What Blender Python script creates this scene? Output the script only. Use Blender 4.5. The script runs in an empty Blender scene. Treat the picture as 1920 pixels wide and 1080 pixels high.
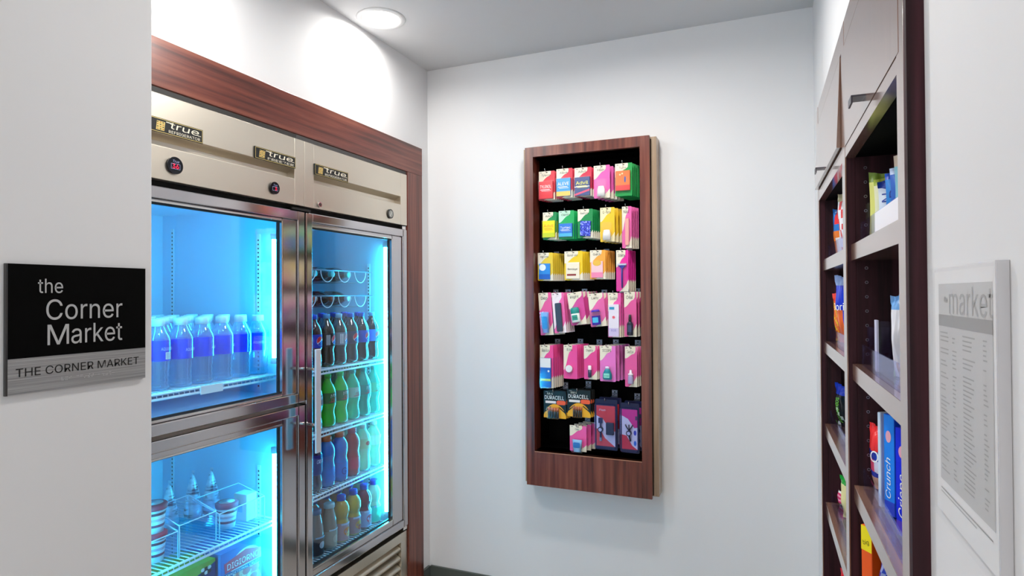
import bpy, math, random
from mathutils import Matrix, Vector
from mathutils.geometry import tessellate_polygon
random.seed(7)
sc = bpy.context.scene
COL = sc.collection
PI = math.pi
R = math.radians

# ------------------------------------------------------------------ camera, world, exposure
CAMH = 1.43
FPX, YAW, PITCH, ROLL = 1138.5, R(22.408), R(0.6004), R(-0.34186)
_fw = Vector((-math.sin(YAW)*math.cos(PITCH), math.cos(YAW)*math.cos(PITCH), math.sin(PITCH)))
_r = Vector((math.cos(YAW), math.sin(YAW), 0)); _u = _r.cross(_fw)
CR = math.cos(ROLL)*_r + math.sin(ROLL)*_u
CU = -math.sin(ROLL)*_r + math.cos(ROLL)*_u
cam_d = bpy.data.cameras.new('camera'); cam = bpy.data.objects.new('camera', cam_d); COL.objects.link(cam)
cam.matrix_world = Matrix(((CR.x, CU.x, -_fw.x, 0), (CR.y, CU.y, -_fw.y, 0), (CR.z, CU.z, -_fw.z, CAMH), (0, 0, 0, 1)))
cam_d.sensor_width = 36; cam_d.lens = FPX/1920*36; cam_d.clip_start = 0.01
sc.camera = cam
w = bpy.data.worlds.new('lobby_fill'); sc.world = w; w.use_nodes = True  # even fill added in place of the unseen lobby's light
w.node_tree.nodes['Background'].inputs[0].default_value = (1, 0.972, 0.948, 1)
w.node_tree.nodes['Background'].inputs[1].default_value = 1.85
sc.view_settings.view_transform = 'Standard'; sc.view_settings.look = 'None'
sc.view_settings.gamma = 1; sc.view_settings.use_curve_mapping = False
sc.view_settings.exposure = 0.30
sc.cycles.transparent_max_bounces = 32
sc.cycles.sample_clamp_indirect = 6

def at(px, py, axis, val):
    """world point seen at a pixel, on the plane axis = val"""
    d = CR*((px-960)/FPX) + CU*((540-py)/FPX) + _fw
    o = Vector((0, 0, CAMH)); k = 'xyz'.index(axis)
    return o + d*((val-o[k])/d[k])

# ------------------------------------------------------------------ materials
def lin(h):
    h = h.lstrip('#'); c = [int(h[i:i+2], 16)/255 for i in (0, 2, 4)]
    return tuple((x/12.92 if x <= .04045 else ((x+.055)/1.055)**2.4) for x in c)+(1,)
MATS = {}
def mat(name, col, rough=.5, metal=0, emit=None, es=0, spec=.5, coat=0, trans=0, ior=1.45, noise=None, bump=None, aniso=None):
    if name in MATS: return MATS[name]
    m = bpy.data.materials.new(name); m.use_nodes = True; nt = m.node_tree
    b = nt.nodes['Principled BSDF']
    c = lin(col) if isinstance(col, str) else col
    b.inputs['Base Color'].default_value = c
    b.inputs['Roughness'].default_value = rough; b.inputs['Metallic'].default_value = metal
    b.inputs['Specular IOR Level'].default_value = spec; b.inputs['Coat Weight'].default_value = coat
    b.inputs['Coat Roughness'].default_value = .12
    b.inputs['Transmission Weight'].default_value = trans; b.inputs['IOR'].default_value = ior
    if emit:
        b.inputs['Emission Color'].default_value = lin(emit) if isinstance(emit, str) else emit
        b.inputs['Emission Strength'].default_value = es
    if noise or bump:
        tc = nt.nodes.new('ShaderNodeTexCoord'); mp = nt.nodes.new('ShaderNodeMapping')
        nz = nt.nodes.new('ShaderNodeTexNoise'); nt.links.new(tc.outputs['Object'], mp.inputs[0]); nt.links.new(mp.outputs[0], nz.inputs['Vector'])
        p = noise or bump
        mp.inputs['Scale'].default_value = p['scale']; nz.inputs['Scale'].default_value = 1; nz.inputs['Detail'].default_value = p.get('detail', 3)
        if noise:
            cr = nt.nodes.new('ShaderNodeValToRGB'); nt.links.new(nz.outputs['Fac'], cr.inputs[0])
            el = cr.color_ramp.elements
            st = noise['stops']
            el[0].position, el[0].color = st[0][0], lin(st[0][1]); el[1].position, el[1].color = st[-1][0], lin(st[-1][1])
            for q in st[1:-1]:
                e = el.new(q[0]); e.color = lin(q[1])
            nt.links.new(cr.outputs[0], b.inputs['Base Color'])
        if p.get('h'):
            bp = nt.nodes.new('ShaderNodeBump'); bp.inputs['Strength'].default_value = p['h']; bp.inputs['Distance'].default_value = p.get('d', .002)
            nt.links.new(nz.outputs['Fac'], bp.inputs['Height']); nt.links.new(bp.outputs[0], b.inputs['Normal'])
    MATS[name] = m; return m
def C(h, rough=.45, **k):
    """a plain printed or moulded colour"""
    return mat('print_'+h.strip('#')+('' if rough == .45 else '_%d' % int(rough*100)), h, rough, **k)
def clear(name, tint, rough=.05, edge='#ffffff', fac=.25, base=.06, top=.9, milky=0):
    """thin clear plastic or glass: see-through, tinted, with brighter reflecting edges"""
    if name in MATS: return MATS[name]
    m = bpy.data.materials.new(name); m.use_nodes = True; nt = m.node_tree; nt.nodes.clear()
    o = nt.nodes.new('ShaderNodeOutputMaterial'); mx = nt.nodes.new('ShaderNodeMixShader')
    t = nt.nodes.new('ShaderNodeBsdfTransparent'); t.inputs[0].default_value = lin(tint)
    g = nt.nodes.new('ShaderNodeBsdfGlossy'); g.inputs['Color'].default_value = lin(edge); g.inputs['Roughness'].default_value = rough
    lw = nt.nodes.new('ShaderNodeLayerWeight'); lw.inputs[0].default_value = fac
    mr = nt.nodes.new('ShaderNodeMapRange'); mr.inputs['To Min'].default_value = base; mr.inputs['To Max'].default_value = top
    nt.links.new(lw.outputs['Facing'], mr.inputs[0]); nt.links.new(mr.outputs[0], mx.inputs[0])
    src = t
    if milky:
        tl = nt.nodes.new('ShaderNodeBsdfTranslucent'); tl.inputs[0].default_value = (1, 1, 1, 1)
        df = nt.nodes.new('ShaderNodeBsdfDiffuse'); df.inputs[0].default_value = (1, 1, 1, 1)
        ad = nt.nodes.new('ShaderNodeMixShader'); ad.inputs[0].default_value = .5; nt.links.new(tl.outputs[0], ad.inputs[1]); nt.links.new(df.outputs[0], ad.inputs[2])
        src = nt.nodes.new('ShaderNodeMixShader'); src.inputs[0].default_value = milky; nt.links.new(t.outputs[0], src.inputs[1]); nt.links.new(ad.outputs[0], src.inputs[2])
    nt.links.new(src.outputs[0], mx.inputs[1]); nt.links.new(g.outputs[0], mx.inputs[2]); nt.links.new(mx.outputs[0], o.inputs[0])
    MATS[name] = m; return m
def pane(name, tint, fac):
    if name in MATS: return MATS[name]
    m = bpy.data.materials.new(name); m.use_nodes = True; nt = m.node_tree; nt.nodes.clear()
    o = nt.nodes.new('ShaderNodeOutputMaterial'); mx = nt.nodes.new('ShaderNodeMixShader'); mx.inputs[0].default_value = fac
    t = nt.nodes.new('ShaderNodeBsdfTransparent'); t.inputs[0].default_value = lin(tint)
    g = nt.nodes.new('ShaderNodeBsdfGlossy'); g.inputs['Roughness'].default_value = .02
    nt.links.new(t.outputs[0], mx.inputs[1]); nt.links.new(g.outputs[0], mx.inputs[2]); nt.links.new(mx.outputs[0], o.inputs[0])
    MATS[name] = m; return m
def liquid(name, col, tr=.55, rough=.12):
    """translucent coloured drink in a bottle: lets light through, shows its colour"""
    if name in MATS: return MATS[name]
    m = bpy.data.materials.new(name); m.use_nodes = True; nt = m.node_tree
    b = nt.nodes['Principled BSDF']; o = [n for n in nt.nodes if n.type == 'OUTPUT_MATERIAL'][0]
    b.inputs['Base Color'].default_value = lin(col); b.inputs['Roughness'].default_value = rough
    b.inputs['Coat Weight'].default_value = .6; b.inputs['Coat Roughness'].default_value = .05
    t = nt.nodes.new('ShaderNodeBsdfTranslucent'); t.inputs[0].default_value = lin(col)
    mx = nt.nodes.new('ShaderNodeMixShader'); mx.inputs[0].default_value = tr
    g = nt.nodes.new('ShaderNodeBsdfGlossy'); g.inputs['Roughness'].default_value = .08
    lw = nt.nodes.new('ShaderNodeLayerWeight'); lw.inputs[0].default_value = .25
    m2 = nt.nodes.new('ShaderNodeMixShader')
    nt.links.new(b.outputs[0], mx.inputs[1]); nt.links.new(t.outputs[0], mx.inputs[2])
    nt.links.new(lw.outputs['Facing'], m2.inputs[0]); nt.links.new(mx.outputs[0], m2.inputs[1]); nt.links.new(g.outputs[0], m2.inputs[2])
    nt.links.new(m2.outputs[0], o.inputs[0])
    MATS[name] = m; return m
def wood(name, axis, cols=('#3c1912', '#682f23', '#854a37'), rough=.3, coat=.35):
    s = {'z': (60, 60, 2.2), 'y': (60, 2.2, 60), 'x': (2.2, 60, 60)}[axis]
    return mat(name, '#6b3526', rough, coat=coat, noise=dict(scale=s, detail=5, stops=[(.28, cols[0]), (.5, cols[1]), (.74, cols[2])], h=.08, d=.001))
M_wall = mat('painted_wall', '#e2e2e3', .7, bump=dict(scale=(90, 90, 90), h=.05, d=.001))
M_ceil = mat('painted_ceiling', '#cfcfd0', .8)
M_floor = mat('bounce_tile_floor', '#b0aaa2', .5, noise=dict(scale=(6, 6, 6), stops=[(.3, '#aaa49c'), (.7, '#bcb6ae')]))  # unseen floor, tone lightened to bounce light onto walls and ceiling
M_base = mat('grey_baseboard', '#4c524e', .45)
W_z = wood('walnut_vertical', 'z'); W_y = wood('walnut_lengthwise', 'y'); W_x = wood('walnut_crosswise', 'x')
W_shade = wood('walnut_shade_vertical', 'z', ('#1a0a10', '#30141c', '#46222a'), .55, 0)  # same walnut, with the shade of sides and insides put into its colour
W_shade.node_tree.nodes['Principled BSDF'].inputs['Specular IOR Level'].default_value = .25
W_glare = wood('walnut_glare_vertical', 'z', ('#6a4a3e', '#866354', '#9a7562'), .2, 1)  # same walnut lightened, grazing glare put into its colour, lengthwise copy too
W_glarey = wood('walnut_glare_lengthwise', 'y', ('#6a4a3e', '#866354', '#9a7562'), .2, 1)
M_black = mat('black_liner', '#050505', .8, spec=.08)
M_gap = mat('black_gap', '#020202', .9)
M_steel = mat('brushed_steel', '#d8cfc0', .36, 1, bump=dict(scale=(3, 3, 400), h=.05, d=.0005))
M_chrome = mat('polished_steel', '#c4bfc0', .13, 1)
M_rim = mat('bright_steel_edge', '#dedad6', .2, 1)
M_liner = mat('blue_tinted_liner', '#bcdcf2', .35)  # white liner tinted blue, the lamps' cast put into its colour
M_wire = mat('white_coated_wire', '#e8f2f8', .3)
M_std = mat('shelf_standard_white', '#d8e6ee', .4)
LED = (.035, .73, 1.0, 1)
M_tube = mat('cool_white_lamp_tube', '#ffffff', .3, emit=LED, es=52)
M_glass = pane('door_glass', '#f0f8ff', .07)
M_acr = clear('clear_acrylic', '#f6f6ff', .06, '#dfe4ff', .25, .03, top=.5)
M_bin = clear('bin_acrylic', '#fafcff', .05, '#dfe8ff', .15, .01, top=.30)
M_blis = clear('clear_blister', '#ffffff', .1, '#ffffff', .25, .02, top=.5)
M_white = C('#f2f2f0'); M_cream = C('#efe6cf'); M_ink = C('#161616'); M_pink = C('#ee5fa6'); M_hot = C('#e0268c')

# ------------------------------------------------------------------ mesh builder
_tx = {}; CAPH = [0]
try: SANS = bpy.data.fonts.load(bpy.utils.system_resource('DATAFILES', path='fonts')+'/Inter.woff2')
except Exception: SANS = None
def text_geo(s, res=2, off=0.0, sx=1):
    k = (s, res, off)
    if k not in _tx:
        c = bpy.data.curves.new('t', 'FONT'); c.body = s; c.size = 1; c.resolution_u = res; c.offset = off
        if SANS: c.font = SANS
        c.fill_mode = 'NONE'
        o = bpy.data.objects.new('t', c); COL.objects.link(o)
        dg = bpy.context.evaluated_depsgraph_get(); me = bpy.data.meshes.new_from_object(o.evaluated_get(dg))
        nb = {}
        for e in me.edges: a, b = e.vertices; nb.setdefault(a, []).append(b); nb.setdefault(b, []).append(a)
        seen = set(); loops = []
        for st in range(len(me.vertices)):
            if st in seen or len(nb.get(st, ())) != 2: continue
            lp = [st]; seen.add(st); cur = nb[st][0]
            while cur not in seen:
                lp.append(cur); seen.add(cur); nx = [q for q in nb[cur] if q not in seen]
                if not nx: break
                cur = nx[0]
            if len(lp) > 2: loops.append([Vector((me.vertices[q].co.x, me.vertices[q].co.y, 0)) for q in lp])
        def inside(p, L):
            r_ = False
            for i_ in range(len(L)):
                a, b = L[i_], L[i_-1]
                if (a.y > p.y) != (b.y > p.y) and p.x < (b.x-a.x)*(p.y-a.y)/(b.y-a.y)+a.x: r_ = not r_
            return r_
        def whole(L, M): return all(inside(p, M) for p in L)
        holes = {i_: [k_ for k_ in range(len(loops)) if k_ != i_ and whole(loops[i_], loops[k_])] for i_ in range(len(loops))}
        v = []; f = []
        for i_, L in enumerate(loops):
            if len(holes[i_]) % 2: continue
            hs = [loops[k_] for k_ in range(len(loops)) if len(holes[k_]) % 2 and i_ in holes[k_]]
            allp = [p for H in [L]+hs for p in H]; n0 = len(v); v += [(p.x, p.y) for p in allp]
            for tr in tessellate_polygon([L]+hs):
                a, b, c_ = (allp[q] for q in tr)
                f.append(tuple(q+n0 for q in (tr if (b-a).cross(c_-a).z > 0 else tr[::-1])))
        bpy.data.objects.remove(o); bpy.data.curves.remove(c); bpy.data.meshes.remove(me)
        if s == 'H' and off == 0: CAPH[0] = max(p[1] for p in v)-min(p[1] for p in v)
        _tx[k] = (v, f)
    return _tx[k]
class MB:
    def __init__(s): s.v = []; s.f = []; s.mi = []; s.sm = []; s.mats = []; s.T = Matrix.Identity(4)
    def add(s, vs, fs, m, smooth=False):
        if m not in s.mats: s.mats.append(m)
        k = s.mats.index(m); n = len(s.v)
        s.v += [tuple(s.T @ Vector(p)) for p in vs]
        s.f += [tuple(i+n for i in f) for f in fs]; s.mi += [k]*len(fs); s.sm += [smooth]*len(fs)
        return s
    def box(s, x0, x1, y0, y1, z0, z1, m):
        x0, x1 = min(x0, x1), max(x0, x1); y0, y1 = min(y0, y1), max(y0, y1); z0, z1 = min(z0, z1), max(z0, z1)
        return s.add([(x0, y0, z0), (x1, y0, z0), (x1, y1, z0), (x0, y1, z0), (x0, y0, z1), (x1, y0, z1), (x1, y1, z1), (x0, y1, z1)],
              [(0, 3, 2, 1), (4, 5, 6, 7), (0, 1, 5, 4), (1, 2, 6, 5), (2, 3, 7, 6), (3, 0, 4, 7)], m)
    def lathe(s, prof, m, n=20, smooth=True, c=(0, 0)):
        vs = []; fs = []
        for r, z in prof:
            for i in range(n):
                a = 2*PI*i/n; vs.append((c[0]+r*math.cos(a), c[1]+r*math.sin(a), z))
        for j in range(len(prof)-1):
            for i in range(n):
                i2 = (i+1) % n; fs.append((j*n+i, j*n+i2, (j+1)*n+i2, (j+1)*n+i))
        if prof[0][0] > 1e-5: fs.append(tuple(reversed(range(n))))
        if prof[-1][0] > 1e-5: fs.append(tuple((len(prof)-1)*n+i for i in range(n)))
        return s.add(vs, fs, m, smooth)
    def tube(s, pts, r, m, n=6):
        pts = [Vector(p) for p in pts]; vs = []; fs = []
        for i, p in enumerate(pts):
            d = (pts[min(i+1, len(pts)-1)]-pts[max(i-1, 0)]).normalized()
            a = d.orthogonal().normalized() if i == 0 else (pa-d*pa.dot(d)).normalized()
            pa = a; b = d.cross(a)
            for k in range(n): q = 2*PI*k/n; vs.append(p+a*r*math.cos(q)+b*r*math.sin(q))
        for i in range(len(pts)-1):
            for k in range(n): k2 = (k+1) % n; fs.append((i*n+k, i*n+k2, (i+1)*n+k2, (i+1)*n+k))
        fs.append(tuple(reversed(range(n)))); fs.append(tuple((len(pts)-1)*n+k for k in range(n)))
        return s.add(vs, fs, m, True)
    def prism(s, pts, y0, y1, m):
        """outline in x,z given counter-clockwise seen from the front (-y), extruded from y0 (front) to y1"""
        n = len(pts); vs = [(x, y0, z) for x, z in pts]+[(x, y1, z) for x, z in pts]
        fs = [tuple(range(n)), tuple(reversed(range(n, 2*n)))]+[(i, i+n, (i+1) % n+n, (i+1) % n) for i in range(n)]
        return s.add(vs, fs, m)
    def face(s, pts, y, m): return s.add([(x, y, z) for x, z in pts], [tuple(range(len(pts)))], m)
    def rect(s, x0, x1, z0, z1, y, m): return s.face([(x0, z0), (x1, z0), (x1, z1), (x0, z1)], y, m)
    def disc(s, x, z, rx, rz, y, m, n=20, a0=0, a1=2*PI): return s.face([(x+rx*math.cos(a0+(a1-a0)*i/n), z+rz*math.sin(a0+(a1-a0)*i/n)) for i in range(n if a1-a0 > 6.2 else n+1)], y, m)
    def text(s, t, x, z, size, y, m, align='c', width=None, off=0.0, shear=0.0, rot=0.0, res=2, curl=None):
        if not CAPH[0]: text_geo('H', 2, 0.0)
        v, f = text_geo(t, res, off); size = size*.72/CAPH[0]
        if not v: return s
        x0 = min(p[0] for p in v); x1 = max(p[0] for p in v); wd = (x1-x0) or 1
        kx = width/(wd*size) if width else 1
        o = {'c': -(x0+x1)/2, 'l': -x0, 'r': -x1}[align]
        ca, sa = math.cos(rot), math.sin(rot); vs = []
        for p in v:
            a, b = (p[0]+o)*size*kx+shear*p[1]*size, p[1]*size
            a, b = a*ca-b*sa, a*sa+b*ca
            vs.append((x+a, y, z+b))
        if curl: vs = [curl(q) for q in vs]
        return s.add(vs, f, m)
    def build(s, name, parent=None, loc=None, world=False, bevel=None):
        me = bpy.data.meshes.new(name); v = s.v
        if world and parent is not None:
            o = parent
            while o is not None:
                v = [(p[0]-o.location.x, p[1]-o.location.y, p[2]-o.location.z) for p in v]; o = o.parent
        if loc is not None and world:
            v = [(p[0]-loc[0], p[1]-loc[1], p[2]-loc[2]) for p in v]
        me.from_pydata(v, [], s.f)
        for m in s.mats: me.materials.append(m)
        me.polygons.foreach_set('material_index', s.mi); me.polygons.foreach_set('use_smooth', s.sm); me.update()
        ob = bpy.data.objects.new(name, me); COL.objects.link(ob)
        if parent is not None: ob.parent = parent
        if loc is not None: ob.location = loc
        if bevel:
            b = ob.modifiers.new('bevel', 'BEVEL'); b.width = bevel; b.segments = 2; b.limit_method = 'ANGLE'; b.angle_limit = R(40)
        return ob
def tag(o, label=None, cat=None, group=None, kind=None):
    if label: o['label'] = label
    if cat: o['category'] = cat
    if group: o['group'] = group
    if kind: o['kind'] = kind
    return o
def thing(name, label, cat, loc=(0, 0, 0), rz=0, group=None, ry=0, rx=0):
    o = bpy.data.objects.new(name, None); COL.objects.link(o); o.empty_display_size = .03
    o.location = loc; o.rotation_euler = (rx, ry, rz); return tag(o, label, cat, group)
def dup(root, loc, rz=None, label=None, group=None, skip=()):
    r = root.copy(); COL.objects.link(r); r.location = loc
    if rz is not None: r.rotation_euler = (root.rotation_euler.x, root.rotation_euler.y, rz)
    if label: r['label'] = label
    if group: r['group'] = group
    for ch in list(root.children):
        if ch.name.split('.')[0] in skip: continue
        c = ch.copy(); COL.objects.link(c); c.parent = r
        for g in list(ch.children):
            d = g.copy(); COL.objects.link(d); d.parent = c
    return r
def struct(name, mb, bevel=None): return tag(mb.build(name, bevel=bevel), kind='structure')
ORD = ['first', 'second', 'third', 'fourth', 'fifth', 'sixth', 'seventh', 'eighth']
def circ(rx, rz, n=20, cx=0, cz=0): return [(cx+rx*math.cos(2*PI*i/n), cz+rz*math.sin(2*PI*i/n)) for i in range(n)]
def rrect(x0, x1, z0, z1, r, n=4):
    p = []
    for cx, cz, a in ((x1-r, z0+r, -PI/2), (x1-r, z1-r, 0), (x0+r, z1-r, PI/2), (x0+r, z0+r, PI)):
        for i in range(n+1): q = a+PI/2*i/n; p.append((cx+r*math.cos(q), cz+r*math.sin(q)))
    return p

# ------------------------------------------------------------------ room shell
XL, XN, XR, YB, ZC = -1.558, -1.10, 0.195, 2.67, 2.562
YN = 0.827
YF0, YF1 = 0.93, 2.595          # fridge niche
UY0, UY1, UX = 0.919, 2.302, 0.175   # shelving unit
struct('floor', MB().box(-2.6, 2.0, -3.2, 3.0, -.1, 0, M_floor))
struct('ceiling', MB().box(-2.6, 2.0, -3.2, 3.0, ZC, ZC+.1, M_ceil))
m = MB(); HX0, HX1, HZ0, HZ1 = -.975, -.45, .70, 2.06
m.box(-2.6, HX0, YB, YB+.16, 0, ZC, M_wall).box(HX1, 2.0, YB, YB+.16, 0, ZC, M_wall)
m.box(HX0, HX1, YB, YB+.16, 0, HZ0, M_wall).box(HX0, HX1, YB, YB+.16, HZ1, ZC, M_wall)
struct('wall_back', m)
m = MB()
m.box(XL-.12, XL, YF1, YB, 0, ZC, M_wall).box(XL-.12, XL, YN, YF0, 0, ZC, M_wall).box(XL-.12, XL, YF0, YF1, 2.09, ZC, M_wall)
m.box(-2.45, -2.40, YN, YB, 0, ZC, M_wall)
struct('wall_left', m)
struct('wall_left_near', MB().box(-1.75, XN, -1.6, YN, 0, ZC, M_wall), bevel=.003)
m = MB()
m.box(XR, XR+.12, -1.6, UY0+.004, 0, ZC, M_wall).box(XR, XR+.12, UY1-.004, YB, 0, ZC, M_wall)
m.box(XR, XR+.12, UY0, UY1, 2.02, ZC, M_wall)
struct('wall_right', m)
struct('baseboard_back', MB().prism([(XL+.012, 0), (XR, 0), (XR, .078), (XL+.012, .078)], YB-.012, YB, M_base))
struct('baseboard_left', MB().box(XL, XL+.012, YF1+.002, YB-.012, 0, .078, M_base))

# ------------------------------------------------------------------ ceiling downlights
def downlight(x, y, power, label, r=.074, spread=150, es=14):
    t = thing('recessed_downlight', label, 'ceiling light', (x, y, ZC), group=None)
    MB().lathe([(r, 0), (r+.004, -.006), (r+.02, -.004), (r+.026, 0)], mat('white_trim', '#e4e4e4', .4), 40).build('trim_ring', t)
    MB().lathe([(0.0001, -.001), (r, -.001)], mat('lit_lens', '#ffffff', .4, emit='#fffaf2', es=es), 40).build('lens', t)
    l = bpy.data.lights.new('downlight_lamp', 'AREA'); l.shape = 'DISK'; l.size = 2*r; l.energy = power; l.color = (1, .975, .94); l.spread = R(spread)
    o = bpy.data.objects.new('downlight_lamp', l); COL.objects.link(o); o.parent = t; o.location = (0, 0, -.008)
    return t
downlight(-1.432, 2.085, 3.4, 'round recessed ceiling light glowing above the refrigerator, in view', spread=168)
downlight(-1.432, 1.09, 7, 'round recessed ceiling light above the left end of the refrigerator', spread=165)
downlight(-.52, 1.80, 10.5, 'round recessed ceiling light nearest the snack shelving, above the frame', spread=170)
downlight(-.45, .85, 2, 'unseen ceiling light added as fill between the two near walls')  # this and the next two are fill lamps added out of view
downlight(-.30, -1.6, 3, 'unseen ceiling light added as fill behind the camera')
downlight(-1.9, -2.4, 8, 'unseen ceiling light added as fill, farthest behind the camera')

# ------------------------------------------------------------------ wood surround of the refrigerator
FX = -1.55
t = thing('refrigerator_surround', 'dark brown wood-grain casing framing the built-in refrigerator', 'casing', (XL, 1.75, 0))
MB().box(XL+.0005, FX+.004, YF0, YF1, 2.014, 2.15, W_y).build('header_board', t, world=True, bevel=.001)
MB().box(XL+.0005, FX+.0035, 2.464, YF1, 0, 2.0135, W_z).build('side_board', t, world=True, bevel=.001)
MB().box(XL+.0005, FX+.0035, YF0, 1.062, 0, 2.0135, W_z).build('side_board', t, world=True, bevel=.001)

# ------------------------------------------------------------------ refrigerator
FB, FZ = -2.28, 0.1
fr = thing('refrigerator', 'stainless steel three-door glass-front refrigerator and freezer with blue-lit interior', 'refrigerator', (-1.9, 1.765, 0))
Y0, Y1, YM0, YM1 = 1.07, 2.461, 1.735, 1.80
m = MB()
m.box(FB, -1.60, Y0, Y0+.03, FZ, 1.997, M_steel).box(FB, -1.60, Y1-.03, Y1, FZ, 1.997, M_steel)
m.box(FB, FB+.03, Y0+.03, Y1-.03, FZ, 1.997, M_steel).box(FB+.03, -1.60, Y0+.03, Y1-.03, 1.76, 1.997, M_steel)
m.box(FB+.03, -1.60, Y0+.03, Y1-.03, FZ, .30, M_steel).box(FB+.03, -1.60, YM0+.005, YM1-.005, .30, 1.76, M_steel)
m.box(FB+.03, -1.60, Y0+.03, YM0+.005, 1.005, 1.065, M_steel)
for y in (1.15, 2.38):
    for x in (-1.70, -2.2): m.box(x-.03, x+.03, y-.03, y+.03, 0, FZ, M_gap)
m.build('cabinet', fr, world=True)
def liner(ya, yb, za, zb):
    e = .004; m = MB()
    m.box(FB+.03, FB+.03+e, ya, yb, za, zb, M_liner).box(FB+.03, -1.604, ya, ya+e, za, zb, M_liner).box(FB+.03, -1.604, yb-e, yb, za, zb, M_liner)
    m.box(FB+.03, -1.604, ya, yb, za, za+e, M_liner).box(FB+.03, -1.604, ya, yb, zb-e, zb, M_liner)
    m.build('liner', fr, world=True)
liner(1.101, 1.739, 1.0655, 1.759); liner(1.101, 1.739, .301, 1.0045); liner(1.796, 2.430, .301, 1.759)
# header
m = MB()
def hdr(ya, yb):
    P = [(-1.60, 1.757), (-1.55, 1.757), (-1.55, 1.850), (-1.552, 1.851), (-1.584, 1.853), (-1.584, 1.872), (-1.556, 1.887), (-1.55, 1.888), (-1.55, 1.997), (-1.60, 1.997)]
    n = len(P); vs = [(x, ya, z) for x, z in P]+[(x, yb, z) for x, z in P]
    fs = [tuple(range(n)), tuple(reversed(range(n, 2*n)))]+[(i, i+n, (i+1) % n+n, (i+1) % n) for i in range(n)]
    m.add(vs, fs, M_steel)
hdr(1.155, 1.716); hdr(1.8175, 2.408)
m.box(-1.60, -1.5495, Y0, 1.155, 1.757, 1.997, M_steel).box(-1.60, -1.5495, 1.716, 1.7655, 1.757, 1.997, M_steel)
m.box(-1.60, -1.5495, 1.7665, 1.8175, 1.757, 1.997, M_steel).box(-1.60, -1.5495, 2.408, Y1, 1.757, 1.997, M_steel)
m.box(-1.604, -1.575, Y0, Y1, 1.737, 1.757, M_gap)
m.build('header_panel', fr, world=True, bevel=.0012)
# nameplates: black plate, gold line, gold grid emblem, script name
M_gold = mat('gold_print', '#d9c27a', .35, .6); M_cr2 = C('#f3ecd6')
def nameplate(y0, y1, z0, z1, sub, cut=0):
    w, h = y1-y0, z1-z0
    m = MB(); m.T = Matrix.Translation((FX+.001, y0, z0)) @ Matrix.Rotation(PI/2, 4, 'Z')
    # local x along +Y world, local -y faces +X
    m.box(0, w, -.004, 0, 0, h, M_ink)
    b = .0015; e = -.0046
    for q in ((b, w-b, b, 2*b), (b, w-b, h-2*b, h-b), (b, 2*b, b, h-b), (w-2*b, w-b, b, h-b)): m.rect(*q, e, M_gold)
    s = h*.62; ex = h*.42
    m.face([(ex, .17*h), (ex+s, .17*h), (ex+s+.003, .17*h+s), (ex+.003, .17*h+s)], e, M_gold)
    for i in range(3):
        for k in range(4):
            m.rect(ex+.003+i*s/3, ex+.0075+i*s/3, .22*h+k*s/4, .22*h+k*s/4+.0025, e-.0002, M_ink if (i+k) % 2 else C('#b06a20'))
    tx = ex+s+.012
    m.text('true', tx+.004, .47*h, h*.62, e, M_cr2, 'l', width=w-tx-.020, shear=.25, off=.012)
    m.rect(tx-.006, tx+.012, .80*h, .86*h, e, M_cr2); m.rect(w-.018, w-.007, .46*h, .50*h, e, M_cr2)
    m.text(sub, tx+.002, .14*h, h*.27, e, M_cr2, 'l', width=w-tx-.012)
    o = m.build('nameplate', fr, world=True); return tag(o, label='black and gold maker nameplate')
nameplate(1.155, 1.325, 1.886, 1.927, 'REFRIGERATOR'); nameplate(1.527, 1.7155, 1.886, 1.926, 'FREEZER'); nameplate(1.8175, 2.015, 1.884, 1.925, 'REFRIGERATOR')
def dial(y, z, r, digits, small=False):
    m = MB(); m.T = Matrix.Translation((FX+.001, y, z)) @ Matrix.Rotation(PI/2, 4, 'Z')
    m.prism(circ(r, r, 28), -.006, 0, mat('gloss_black', '#0c0c14', .15)); e = -.0065
    a, b = r*.60, r*.30
    for q in ((-a, a, b-.001, b), (-a, a, -b-.001, -b), (-a, -a+.001, -b, b), (a-.001, a, -b, b)): m.rect(q[0], q[1], q[2]-r*.1, q[3]-r*.1, e, C('#9aa2c8'))
    m.text('True', 0, r*.32, r*.42, e, C('#9aa2c8'), shear=.3)
    m.text(digits, 0 if len(digits) > 1 else r*.15, -r*.36, r*.72, e, mat('red_led_digits', '#200006', .5, emit='#ff1540', es=2.2), off=.02)
    o = m.build('temperature_display', fr, world=True); tag(o, label='round black display with red digits %s' % digits)
dial(1.232, 1.803, .0245, '36'); dial(1.615, 1.800, .021, '3')
m = MB(); m.T = Matrix.Translation((FX+.001, 2.319, 1.796)) @ Matrix.Rotation(PI/2, 4, 'Z')
m.prism(circ(.021, .021, 28), -.005, 0, mat('gauge_rim', '#2a2a2a', .3)).disc(0, 0, .016, .016, -.0055, C('#9a9a94'), 24)
m.add([(-.010, -.006, -.011), (-.008, -.006, -.012), (.009, -.006, .010), (.008, -.006, .011)], [(0, 1, 2, 3)], M_white)
m.build('gauge', fr, world=True)
m = MB(); m.T = Matrix.Translation((FX+.001, 1.845, 1.774)) @ Matrix.Rotation(PI/2, 4, 'Z')
m.prism(circ(.0095, .0095, 20), -.006, 0, M_chrome).disc(0, 0, .006, .006, -.0064, M_ink, 14).rect(-.001, .001, -.004, .004, -.0068, M_rim)
m.build('lock', fr, world=True)
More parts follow.
